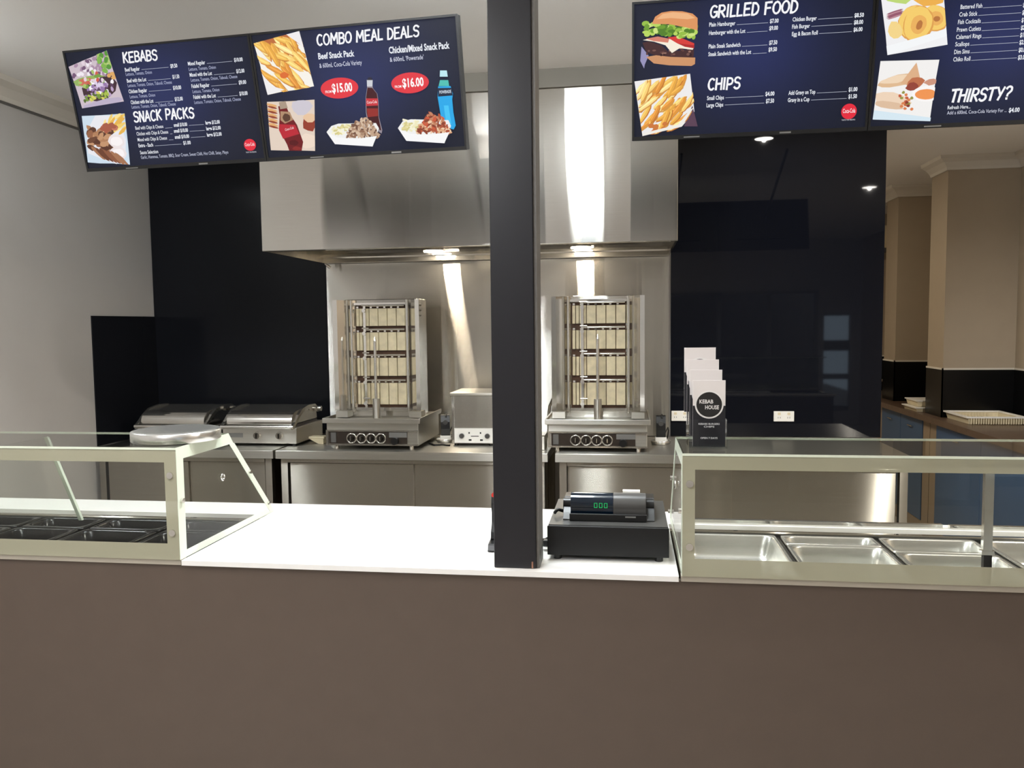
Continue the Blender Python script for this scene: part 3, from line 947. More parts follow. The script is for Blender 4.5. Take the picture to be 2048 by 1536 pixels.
# cream scraper block between grill and kebab machine
t = thing('scraper_block', 'small cream scraper block between contact grill and left kebab grill', 'scraper', (-1.80, 4.50, .9))
MB().prism([(-.045, .03), (.04, .03), (.04, .001), (.01, .001)], 1, -.03, .03).build('scraper_blade', 'creampl', t, bevel=.003)
MB().box(-.05, .045, -.032, .032, .03, .044, bev=.004).build('grip', 'creampl', t)

# ------------------------------------------------------------------ power outlets
def outlet(x0, x1, z0, z1, label, plug=False):
    t = thing('power_outlet', label, 'power outlet', ((x0 + x1) / 2, 4.904, (z0 + z1) / 2), group='white power outlets')
    MB().box(x0, x1, 4.895, 4.9045, z0, z1, bev=.002).build('plate', 'whitepl', t, True)
    cx, cz = (x0 + x1) / 2, (z0 + z1) / 2
    for dx in (-.027, .027):
        MB().box(cx + dx - .008, cx + dx + .008, 4.8935, 4.8948, cz + .008, cz + .022).build('switch', 'creampl', t, True)
        b = MB()
        for ddx, a in ((-.006, .5), (.006, -.5)):
            b.box(cx + dx + ddx - .0012, cx + dx + ddx + .0012, 4.8942, 4.8949, cz - .012, cz - .003)
        b.build('socket_slots', 'grey', t, True)
    if plug:
        MB().box(x1 - .004, x1 + .03, 4.87, 4.8945, z0 + .004, z0 + .022, bev=.003).build('plug', 'whitepl', t, True)
outlet(.252, .352, .996, 1.056, 'white power outlet with a plug at the left edge of the black panel', True)
outlet(.842, .957, .996, 1.056, 'white double power outlet in the middle of the black panel')

# ------------------------------------------------------------------ rear room
t = tag(MB().box(2.09, XR - .001, 4.35, 5.99, .858, .8995).box(2.09, 2.157, 5.99, 6.31, .858, .8995).box(2.09, XR - .001, 6.302, 7.19, .858, .8995).box(2.09, 2.208, 7.19, 7.51, .858, .8995).box(2.09, XR - .001, 7.502, 8.29, .858, .8995).build('worktop', 'laminate'),
        'dark walnut worktop running along the rear room wall', 'worktop')
def cabinet(y0, y1, label):
    t = thing('base_cabinet', label, 'cabinet', (2.16, (y0 + y1) / 2, 0), group='blue base cabinets')
    MB().box(2.135, 2.155, y0, y0 + .13, 0, .857).box(2.135, 2.155, y1 - .13, y1, 0, .857).box(2.135, 2.155, y0 + .13, y1 - .13, .0, .1).box(2.155, 2.16, y0, y1, 0, .857).build('carcass', 'tan', t, True)
    ym = (y0 + y1) / 2
    for a, c_ in ((y0 + .132, ym - .003), (ym + .003, y1 - .132)):
        d = MB().box(2.128, 2.150, a, c_, .105, .853, bev=.002).build('door', 'blue', t, True)
        MB().cyl((2.118, (a + c_) / 2 - .05, .78), (2.118, (a + c_) / 2 + .05, .78), .005, 10).build('handle', 'chrome', d, True)
cabinet(4.40, 6.12, 'nearer blue base cabinet under the walnut worktop')
cabinet(6.13, 7.35, 'farther blue base cabinet under the walnut worktop')
# dish rack and stacked tubs
t = thing('dish_rack', 'cream slatted plastic rack on the worktop before the nearer pier', 'dish rack', (2.35, 5.78, .9))
def tapered(b, x0, x1, y0, y1, z0, z1, ins, mi=0):
    b.add([(x0 + ins, y0 + ins, z0), (x1 - ins, y0 + ins, z0), (x1 - ins, y1 - ins, z0), (x0 + ins, y1 - ins, z0), (x0, y0, z1), (x1, y0, z1), (x1, y1, z1), (x0, y1, z1)],
          [(0, 3, 2, 1), (0, 1, 5, 4), (1, 2, 6, 5), (2, 3, 7, 6), (3, 0, 4, 7)], mi)
b = MB()
tapered(b, 2.175, 2.52, 5.585, 5.965, .9005, .95, .012)
b.build('basket', 'creampl', t, True)
b = MB().box(2.165, 2.53, 5.575, 5.592, .942, .952).box(2.165, 2.53, 5.958, 5.975, .942, .952).box(2.165, 2.182, 5.592, 5.958, .942, .952).box(2.513, 2.53, 5.592, 5.958, .942, .952)
b.build('rim', 'whitepl', t, True)
b = MB()
for k in range(22):
    xx = 2.19 + k * .015
    b.box(xx, xx + .007, 5.574, 5.5835, .905, .94)
b.build('front_slats', 'creampl', t, True)
b = MB()
for k in range(11):
    xx = 2.24 + k * .02
    b.box(xx, xx + .008, 5.9485, 5.9535, .915, .937)
b.build('rear_slats', 'creampl', t, True)
for (x0, x1, y0, y1, z0, z1, lb) in ((2.105, 2.40, 6.33, 6.62, .9, .935, 'lower cream plastic tub behind the nearer pier'), (2.12, 2.40, 6.35, 6.60, .9365, .985, 'upper cream plastic tub stacked behind the nearer pier')):
    t = thing('plastic_tub', lb, 'tub', ((x0 + x1) / 2, (y0 + y1) / 2, z0), group='cream tubs on the rear worktop')
    b = MB()
    tapered(b, x0, x1, y0, y1, z0 + .0005, z1 - .008, .01)
    b.build('tub', 'creampl', t, True)
    MB().box(x0 - .008, x1, y0 - .008, y1 + .008, z1 - .008, z1).build('rim', 'whitepl', t, True)
t = thing('sink_tap', 'chrome tap on the far end of the rear worktop', 'tap', (2.40, 7.9, .9))
MB().cyl((2.42, 7.95, .9), (2.42, 7.95, .96), .018, 14).build('tap_body', 'chrome', t, True)
MB().tube([(2.42, 7.95, .955), (2.38, 7.9, 1.02), (2.34, 7.86, 1.05), (2.30, 7.82, 1.03)], .010, 10).build('spout', 'chrome', t, True)
MB().tube([(2.42, 7.95, .955), (2.44, 7.90, .99), (2.45, 7.85, 1.0)], .007, 8).build('lever', 'chrome', t, True)
t = thing('air_conditioner', 'beige air conditioner high on the far rear wall', 'air conditioner', (2.25, 8.2, 2.2))
MB().box(1.85, 2.56, 8.10, 8.299, 2.26, 2.47, bev=.01).build('housing', 'creampl', t, True)
MB().box(1.87, 2.54, 8.095, 8.12, 2.215, 2.258).build('vent', 'midgrey', t, True)

# ------------------------------------------------------------------ menu screens
def screen_mat():
    M_ = bpy.data.materials.new('menu_screen')
    M_.use_nodes = True
    nt = M_.node_tree
    b_ = nt.nodes['Principled BSDF']
    b_.inputs['Base Color'].default_value = (.004, .004, .005, 1)
    b_.inputs['Specular IOR Level'].default_value = .2
    b_.inputs['Roughness'].default_value = .22
    at = nt.nodes.new('ShaderNodeAttribute')
    at.attribute_name = 'Col'
    nt.links.new(at.outputs['Color'], b_.inputs['Emission Color'])
    b_.inputs['Emission Strength'].default_value = 1.0
    return M_
M['screen'] = screen_mat()
rnd = random.Random(7)

class Screen:
    """Draws on one screen's face: u right, v up in metres from the bank's centre."""
    def __init__(s, R_, loc):
        s.R, s.loc = R_, loc
        s.n = R_ @ Vector((0, -1, 0))
        s.v, s.f, s.c, s.k = [], [], [], 0

    def uv(s, px, py):
        d = right * (px - 1024) + down * (py - 768) + fwd * F
        t_ = (s.loc - CAM).dot(s.n) / d.dot(s.n)
        q = s.R.transposed() @ (CAM + d * t_ - s.loc)
        return q.x, q.z

    def poly(s, pts, col, cols=None):
        s.k += 1
        y = -.0002 - s.k * 1.2e-5
        n0 = len(s.v)
        s.v += [(p[0], y, p[1]) for p in pts]
        s.f.append(list(range(n0, n0 + len(pts))))
        s.c.append(cols if cols else [col] * len(pts))

    def polys(s, vs, fs, col):
        s.k += 1
        y = -.0002 - s.k * 1.2e-5
        n0 = len(s.v)
        s.v += [(p[0], y, p[1]) for p in vs]
        for f in fs:
            s.f.append([i + n0 for i in f])
            s.c.append([col] * len(f))

    def text(s, body, x0, y0, x1, h, col=(235, 238, 245), bold=.012):
        """Line of text from pixel (x0,y0) baseline to x1, h pixels tall (all in photo pixels)."""
        u0, v0 = s.uv(x0, y0)
        u1, _ = s.uv(x1, y0)
        _, v1 = s.uv(x0, y0 - h)
        vs, fs, wl = text_polys(body, bold)
        sx, sz = (u1 - u0) / wl, (v1 - v0)
        s.polys([(u0 + p[0] * sx, v0 + p[1] * sz) for p in vs], fs, rgb(*col))

    def line(s, x0, y0, x1, th=.0011, col=(190, 195, 210)):
        u0, v0 = s.uv(x0, y0)
        u1, _ = s.uv(x1, y0)
        s.poly([(u0, v0), (u1, v0), (u1, v0 + th), (u0, v0 + th)], rgb(*col))

    def brush(s, body, x0, y0, x1, h, slant=.14):
        """Hand brushed capitals."""
        u0, v0 = s.uv(x0, y0)
        u1, _ = s.uv(x1, y0)
        _, v1 = s.uv(x0, y0 - h)
        H_ = v1 - v0
        adv = {'I': .34, 'M': .92, ' ': .42, 'L': .6, 'O': .78}
        tot = sum(adv.get(ch, .72) for ch in body)
        k = (u1 - u0) / (tot * 1.0)
        x = 0.0
        for ch in body:
            a = adv.get(ch, .72)
            w_ = (a - .14) * k
            jy = rnd.uniform(-.03, .03) * H_
            for st in STROKES.get(ch, ()):
                pts = [Vector((u0 + x * k + .02 * k + p[0] * w_ + slant * p[1] * H_ * .6, v0 + jy + p[1] * H_)) for p in st]
                s.ribbon(pts, H_ * .092, rgb(245, 245, 248))
            x += a

    def ribbon(s, pts, hw, col):
        L, R2 = [], []
        for i, p in enumerate(pts):
            d = (pts[min(i + 1, len(pts) - 1)] - pts[max(i - 1, 0)]).normalized()
            nn = Vector((-d.y, d.x)) * hw * rnd.uniform(.82, 1.12)
            e = d * hw * (.7 if i == len(pts) - 1 else -.7 if i == 0 else 0)
            L.append(p + nn + e)
            R2.append(p - nn + e)
        n_ = len(pts)
        s.polys(L + R2, [(i, i + 1, n_ + i + 1, n_ + i) for i in range(n_ - 1)], col)

    # pictures: quads given by four photo pixels (tl, tr, br, bl)
    def quad(s, tl, tr, br, bl):
        c4 = [Vector(s.uv(*p)) for p in (tl, tr, br, bl)]
        def f(a, b2):
            a = min(max(a, 0), 1)
            b2 = min(max(b2, 0), 1)
            return (c4[3] * (1 - a) + c4[2] * a) * (1 - b2) + (c4[0] * (1 - a) + c4[1] * a) * b2
        return f

    def blob(s, f, a, b2, ra, rb, col, ang=0.0, n_=10, wob=.15):
        pts = []
        for i in range(n_):
            t_ = 2 * PI * i / n_
            q = 1 + rnd.uniform(-wob, wob)
            x, y = ra * math.cos(t_) * q, rb * math.sin(t_) * q
            pts.append(f(a + x * math.cos(ang) - y * math.sin(ang), b2 + x * math.sin(ang) + y * math.cos(ang)))
        s.poly(pts, rgb(*col))

    def rect(s, f, col):
        edge = [(0, 0), (.3, -.0), (.6, 0), (1, 0), (1, .4), (1, .7), (1, 1), (.7, 1), (.4, 1), (0, 1), (0, .6), (0, .3)]
        s.poly([f(min(1, max(0, a + rnd.uniform(-.012, .012))), min(1, max(0, b2 + rnd.uniform(-.012, .012)))) for a, b2 in edge], rgb(*col))

    def stick(s, f, a, b2, ln, wd, ang, col):
        s.blob(f, a, b2, ln / 2, wd / 2, col, ang, 8, .08)

    def fries(s, f, n_, a0, spread, cols, dark=(200, 120, 50)):
        for i in range(n_):
            a, b2 = rnd.uniform(.04, .96), rnd.uniform(.04, .96)
            an = a0 + rnd.uniform(-spread, spread)
            ln = rnd.uniform(.4, .62)
            q = rnd.choice(cols)
            s.stick(f, a + .01, b2 - .016, ln, .115, an, rnd.choice([dark, (214, 146, 70)]))
            s.stick(f, a, b2, ln, .098, an, q)
            s.stick(f, a - .015, b2 + .01, ln * .8, .035, an, tuple(min(255, c2 + 22) for c2 in q))

    def disc(s, cx, cy, rx, ry, col, n_=36):
        u, v = s.uv(cx, cy)
        ru = s.uv(cx + rx, cy)[0] - u
        rv = s.uv(cx, cy - ry)[1] - v
        s.poly([(u + ru * math.cos(2 * PI * i / n_), v + rv * math.sin(2 * PI * i / n_)) for i in range(n_)], rgb(*col))

    def outline(s, pts, col):
        s.poly([s.uv(*p) for p in pts], rgb(*col))

    def build(s, name, parent, offu):
        me = bpy.data.meshes.new(name)
        me.from_pydata([(p[0] - offu, p[1], p[2]) for p in s.v], [], s.f)
        at = me.color_attributes.new('Col', 'FLOAT_COLOR', 'CORNER')
        i = 0
        buf = []
        for cs in s.c:
            for c_ in cs:
                buf += list(c_)
        at.data.foreach_set('color', buf)
        me.materials.append(M['screen'])
        o = bpy.data.objects.new(name, me)
        COL.objects.link(o)
        o.parent = parent
        return o

def arc(cx, cy, rx, ry, a0, a1, n_=9):
    return [(cx + rx * math.cos(math.radians(a0 + (a1 - a0) * i / n_)), cy + ry * math.sin(math.radians(a0 + (a1 - a0) * i / n_))) for i in range(n_ + 1)]
STROKES = {
    'A': [[(0, 0), (.5, 1)], [(.5, 1), (1, 0)], [(.15, .33), (.85, .36)]],
    'B': [[(.08, 0), (.1, 1)], [(.1, 1), (.5, 1)] + arc(.5, .77, .4, .23, 90, -90), [(.1, .53)] + arc(.5, .27, .48, .27, 90, -90) + [(.08, 0)]],
    'C': [arc(.55, .5, .52, .5, 50, 310, 12)],
    'D': [[(.08, 0), (.1, 1)], [(.1, 1)] + arc(.3, .5, .68, .5, 85, -85, 11) + [(.08, 0)]],
    'E': [[(.1, 0), (.1, 1)], [(.1, 1), (.95, 1.02)], [(.1, .52), (.8, .54)], [(.1, 0), (.95, .02)]],
    'F': [[(.1, 0), (.1, 1)], [(.1, 1), (.95, 1.02)], [(.1, .52), (.8, .54)]],
    'G': [arc(.55, .5, .52, .5, 50, 330, 12), [(.98, .12), (.98, .46)], [(.58, .46), (1, .47)]],
    'H': [[(.08, 0), (.08, 1)], [(.95, 0), (.95, 1)], [(.08, .5), (.95, .53)]],
    'I': [[(.5, 0), (.5, 1)]],
    'K': [[(.1, 0), (.1, 1)], [(.1, .42), (.92, 1)], [(.3, .55), (.98, 0)]],
    'L': [[(.1, 1), (.1, 0)], [(.1, .02), (.98, .04)]],
    'M': [[(.05, 0), (.12, 1)], [(.12, 1), (.5, .35)], [(.5, .35), (.9, 1)], [(.9, 1), (.97, 0)]],
    'N': [[(.08, 0), (.1, 1)], [(.1, 1), (.9, 0)], [(.9, 0), (.92, 1)]],
    'O': [arc(.5, .5, .48, .5, 90, 450, 14)],
    'P': [[(.08, 0), (.1, 1)], [(.1, 1), (.5, 1)] + arc(.5, .72, .45, .28, 90, -90) + [(.1, .44)]],
    'R': [[(.08, 0), (.1, 1)], [(.1, 1), (.5, 1)] + arc(.5, .74, .42, .26, 90, -90) + [(.1, .48)], [(.4, .48), (.98, 0)]],
    'S': [[(.95, .86)] + arc(.52, .76, .42, .24, 40, 250, 9) + arc(.5, .26, .46, .27, 80, -150, 10)],
    'T': [[(0, .97), (1, 1.0)], [(.5, 1), (.48, 0)]],
    'Y': [[(.03, 1), (.5, .48)], [(.97, 1), (.42, 0)]],
    '?': [arc(.5, .76, .4, .25, 160, -60, 9) + [(.45, .38), (.45, .26)], [(.43, .06), (.45, .0)]],
}
TW, TH = .7345, .42
def bank(center, yaw, tilt):
    e = Euler((tilt, 0, yaw))
    return Vector(center), e, e.to_matrix()
def menu_tv(bk, side, label, draw):
    loc, e, R_ = bk
    uc = side * TW / 2
    pos = loc + R_ @ Vector((uc, 0, 0))
    t = thing('menu_screen', label, 'menu screen', pos, e, 'menu board screens')
    hw, hh = TW / 2 - .001, TH / 2
    b = MB().box(-hw, hw, .0005, .035, -hh, hh, bev=.002).box(-hw * .6, hw * .6, .035, .06, -hh * .6, hh * .6)
    b.build('housing', 'blackm', t)
    bz = .007
    b = MB().box(-hw, hw, -.004, .0005, -hh, -hh + .012).box(-hw, hw, -.004, .0005, hh - bz, hh).box(-hw, -hw + bz, -.004, .0005, -hh + .012, hh - bz).box(hw - bz, hw, -.004, .0005, -hh + .012, hh - bz)
    b.build('bezel', 'black', t)
    MB().box(.10, .135, -.0046, -.0041, -hh + .003, -hh + .008).build('badge', 'alu', t)
    MB().box(-.20, -.15, -.0046, -.0041, -hh + .003, -hh + .0065).build('sensor_strip', 'alu', t)
    # bracket arm sloping back and up to the ceiling
    inv = R_.transposed()
    back = Vector((0, .061, 0))
    wb = pos + R_ @ back
    top = inv @ (Vector((wb.x, 3.75, HC - .0155)) - pos)
    MB().cyl(back, top, .010, 16).box(-.09, .09, .0605, .075, -.09, .09).build('bracket', 'blackm', t)
    s = Screen(R_, loc)
    # navy gradient wallpaper of the menu design
    nu, nv = 14, 9
    g0, g1 = uc - hw + bz, uc + hw - bz
    h0, h1 = -hh + .012, hh - bz
    for i in range(nu):
        for j in range(nv):
            q = []
            cs = []
            for (a, c_) in ((i, j), (i + 1, j), (i + 1, j + 1), (i, j + 1)):
                fa, fb = a / nu, c_ / nv
                q.append((g0 + (g1 - g0) * fa, h0 + (h1 - h0) * fb))
                k = math.exp(-((fa - .5) / .36) ** 2 - ((fb - .62) / .5) ** 2)
                cs.append(rgb(24 + 18 * k, 27 + 22 * k, 40 + 52 * k))
            s.k -= 1
            s.poly(q, None, cs)
    draw(s)
    s.build('screen', t, uc)
    return t

def cmap(ox, oy, sc):
    return lambda x, y: (ox + x / sc, oy + y / sc)
GOLD = [(240, 190, 90), (250, 210, 120), (232, 170, 70), (252, 224, 150), (225, 150, 60)]

def row(s, c_, name, x0, y0, x1, price, px0, px1, py, h=30, bold=.02):
    a = c_(x0, y0)
    k = 4.0
    s.text(name, a[0], a[1], c_(x1, 0)[0], h / k, bold=bold)
    p0 = c_(px0, py)
    if px0 - x1 > 25:
        s.line(c_(x1 + 12, 0)[0], (a[1] + p0[1]) / 2 , c_(px0 - 14, 0)[0])
    s.text(price, p0[0], p0[1], c_(px1, 0)[0], h / k, bold=.03)

def logo_disc(s, cx, cy, r, cap):
    s.disc(cx, cy, r, r, (228, 45, 62))
    s.text('Coca-Cola', cx - r * .8, cy + r * .22, cx + r * .8, r * .55, (250, 235, 238), .01)
    s.text('TASTE THE FEELING', cap[0], cap[1], cap[2], 2.6, (225, 225, 232), .0)

def draw1(s):
    c_ = cmap(100, 0, 4.267)
    f = s.quad(c_(158, 570), c_(485, 430), c_(635, 865), c_(275, 925))
    s.rect(f, (206, 190, 200))
    for _ in range(70):
        s.blob(f, rnd.uniform(.05, .95), rnd.uniform(.5, .97), .055, .04, rnd.choice([(225, 208, 220), (170, 140, 165), (240, 232, 240), (120, 90, 120)]), rnd.uniform(0, 3))
    s.blob(f, .45, .52, .48, .14, (150, 178, 98), -.25)
    s.blob(f, .3, .55, .2, .08, (205, 110, 92), -.2)
    s.blob(f, .55, .33, .42, .24, (70, 48, 56), .1)
    for _ in range(60):
        s.blob(f, rnd.gauss(.58, .17), rnd.gauss(.36, .09), .05, .035, rnd.choice([(220, 205, 232), (150, 120, 170), (250, 246, 250), (92, 66, 92), (186, 160, 196)]), rnd.uniform(0, 3))
    for _ in range(26):
        s.blob(f, rnd.gauss(.42, .16), rnd.gauss(.20, .05), .045, .03, rnd.choice([(170, 190, 80), (120, 150, 60), (214, 210, 100), (90, 110, 50)]), rnd.uniform(0, 3))
    for _ in range(16):
        s.blob(f, rnd.uniform(.75, 1), rnd.uniform(.6, 1), .05, .07, rnd.choice([(130, 180, 80), (90, 150, 60), (170, 200, 110)]), rnd.uniform(0, 3))
    for _ in range(22):
        s.blob(f, rnd.gauss(.45, .2), rnd.gauss(.55, .06), .05, .035, rnd.choice([(120, 160, 70), (170, 196, 110), (206, 96, 80), (228, 208, 222)]), rnd.uniform(0, 3))
    for _ in range(6):
        s.blob(f, rnd.uniform(.86, 1), rnd.uniform(.45, .6), .05, .04, (222, 170, 100))
    s.blob(f, .5, .02, .5, .09, (188, 176, 200), .05)
    f = s.quad(c_(275, 990), c_(640, 965), c_(690, 1405), c_(325, 1390))
    s.rect(f, (205, 222, 236))
    s.blob(f, .5, .5, .52, .46, (232, 232, 238))
    for _ in range(20):
        s.stick(f, rnd.uniform(.45, 1), rnd.uniform(.66, .95), .3, .07, rnd.uniform(.2, 1.2), rnd.choice([(240, 205, 110), (232, 180, 80), (250, 225, 150)]))
    for _ in range(46):
        s.blob(f, min(.8, max(.14, rnd.gauss(.38, .17))), min(.72, rnd.gauss(.5, .13)), .10, .055, rnd.choice([(150, 100, 72), (110, 70, 50), (178, 128, 92), (92, 56, 42), (196, 148, 110)]), rnd.uniform(-1, 1))
    for _ in range(10):
        s.blob(f, rnd.uniform(.35, .8), rnd.uniform(.68, .78), .08, .05, rnd.choice([(168, 92, 70), (196, 120, 96)]), rnd.uniform(-1, 1))
    for a, b2 in ((.74, .46), (.76, .22)):
        s.blob(f, a, b2, .19, .135, (236, 226, 226), 0, 16, .05)
        s.blob(f, a, b2, .14, .09, (248, 242, 242), 0, 16, .08)
    for k in range(7):
        s.stick(f, .28 + k * .09, .22 - k * .02, .42, .08, -.75, rnd.choice([(140, 88, 62), (110, 66, 46), (166, 116, 84)]))
    s.brush('KEBABS', *c_(632, 536), c_(935, 0)[0], 20)
    L1 = 'Lettuce, Tomato, Onion'
    L2 = 'Lettuce, Tomato, Onion, Tabouli, Cheese'
    for (n_, x0, y0, x1, pr, p0, p1, py, l, sx0, sy, sx1) in (
        ('Beef Regular', 648, 612, 775, '$9.50', 1035, 1095, 580, L1, 655, 648, 880),
        ('Beef with the Lot', 665, 706, 832, '$11.50', 1053, 1112, 672, L2, 672, 745, 1052),
        ('Chicken Regular', 680, 797, 838, '$10.00', 1058, 1128, 766, L1, 690, 840, 908),
        ('Chicken with the Lot', 698, 890, 893, '$12.00', 1073, 1142, 862, L2, 706, 928, 1085),
        ('Mixed Regular', 1185, 560, 1333, '$10.00', 1578, 1652, 528, L1, 1192, 606, 1425),
        ('Mixed with the Lot', 1200, 656, 1392, '$12.00', 1597, 1667, 624, L2, 1210, 698, 1610),
        ('Falafel Regular', 1216, 752, 1370, '$9.00', 1618, 1682, 720, L1, 1225, 796, 1455),
        ('Falafel with the Lot', 1232, 845, 1425, '$10.00', 1624, 1694, 815, L2, 1240, 888, 1640)):
        row(s, c_, n_, x0, y0, x1, pr, p0, p1, py)
        q = c_(sx0, sy)
        s.text(l, q[0], q[1], c_(sx1, 0)[0], 6.6, (186, 192, 222), .0)
    s.brush('SNACK PACKS', *c_(724, 1040), c_(1250, 0)[0], 20)
    for (n_, x0, y0, x1, a, a0, a1, ay, b2, b0, b1, by) in (
        ('Beef with Chips & Cheese', 738, 1108, 978, 'small $10.00', 1065, 1180, 1082, 'large $12.00', 1335, 1458, 1062),
        ('Chicken with Chips & Cheese', 748, 1157, 1020, 'small $10.00', 1066, 1187, 1132, 'large $12.00', 1342, 1466, 1112),
        ('Mixed with Chips & Cheese', 757, 1207, 1010, 'small $10.00', 1074, 1197, 1184, 'large $12.00', 1348, 1474, 1165)):
        row(s, c_, n_, x0, y0, x1, a, a0, a1, ay, 28, .008)
        row(s, c_, a, a0, ay, a1, b2, b0, b1, by, 28, .02)
    row(s, c_, 'Extra - Each', 765, 1257, 890, '$1.00', 1146, 1210, 1234, 28)
    q = c_(778, 1316)
    s.text('Sauce Selection', q[0], q[1], c_(934, 0)[0], 7)
    q = c_(785, 1360)
    s.text('Garlic, Hummus, Tomato, BBQ, Sour Cream, Sweet Chilli, Hot Chilli, Satay, Mayo', q[0], q[1] - 1, c_(1536, 0)[0], 6.4, (200, 205, 225), .0)
    logo_disc(s, *c_(1712, 1236), 12, (*c_(1678, 1306), c_(1768, 0)[0]))

def snack_tray(s, c_, out, ch, mt, red):
    """White boat tray with chips (ch box) and meat (mt box)."""
    s.outline([c_(*p) for p in out], (240, 240, 238))
    for _ in range(34):
        a = c_(rnd.uniform(ch[0], ch[1]), rnd.uniform(ch[2], ch[3]))
        u, v = s.uv(*a)
        an = rnd.uniform(-.6, .9)
        l_, w_ = rnd.uniform(.010, .02), .0032
        d = Vector((math.cos(an), math.sin(an)))
        nn = Vector((-d.y, d.x)) * w_
        p_ = Vector((u, v))
        s.poly([p_ - d * l_ / 2 - nn, p_ + d * l_ / 2 - nn, p_ + d * l_ / 2 + nn, p_ - d * l_ / 2 + nn], rgb(*rnd.choice([(238, 232, 190), (226, 214, 150), (246, 242, 214), (214, 204, 140)])))
    pal = [(172, 138, 112), (196, 164, 138), (146, 108, 84), (214, 188, 162), (118, 84, 66)]
    if red:
        pal = [(196, 130, 96), (222, 170, 130), (176, 84, 56), (240, 205, 170), (140, 66, 44), (206, 92, 60)]
    mx, my = (mt[0] + mt[1]) / 2, mt[3]
    for i in range(170):
        t_ = rnd.random()
        x = rnd.uniform(mt[0], mt[1])
        hgt = 1 - abs((x - mx) / ((mt[1] - mt[0]) / 2)) ** 2.2
        y = my - rnd.random() * (mt[3] - mt[2]) * max(.15, hgt)
        cx, cy = c_(x, y)
        u, v = s.uv(cx, cy)
        an = rnd.uniform(0, PI)
        ra, rb = rnd.uniform(.006, .011), rnd.uniform(.003, .005)
        s.poly([(u + ra * math.cos(k * PI / 4) * math.cos(an) - rb * math.sin(k * PI / 4) * math.sin(an), v + ra * math.cos(k * PI / 4) * math.sin(an) + rb * math.sin(k * PI / 4) * math.cos(an)) for k in range(8)], rgb(*rnd.choice(pal)))

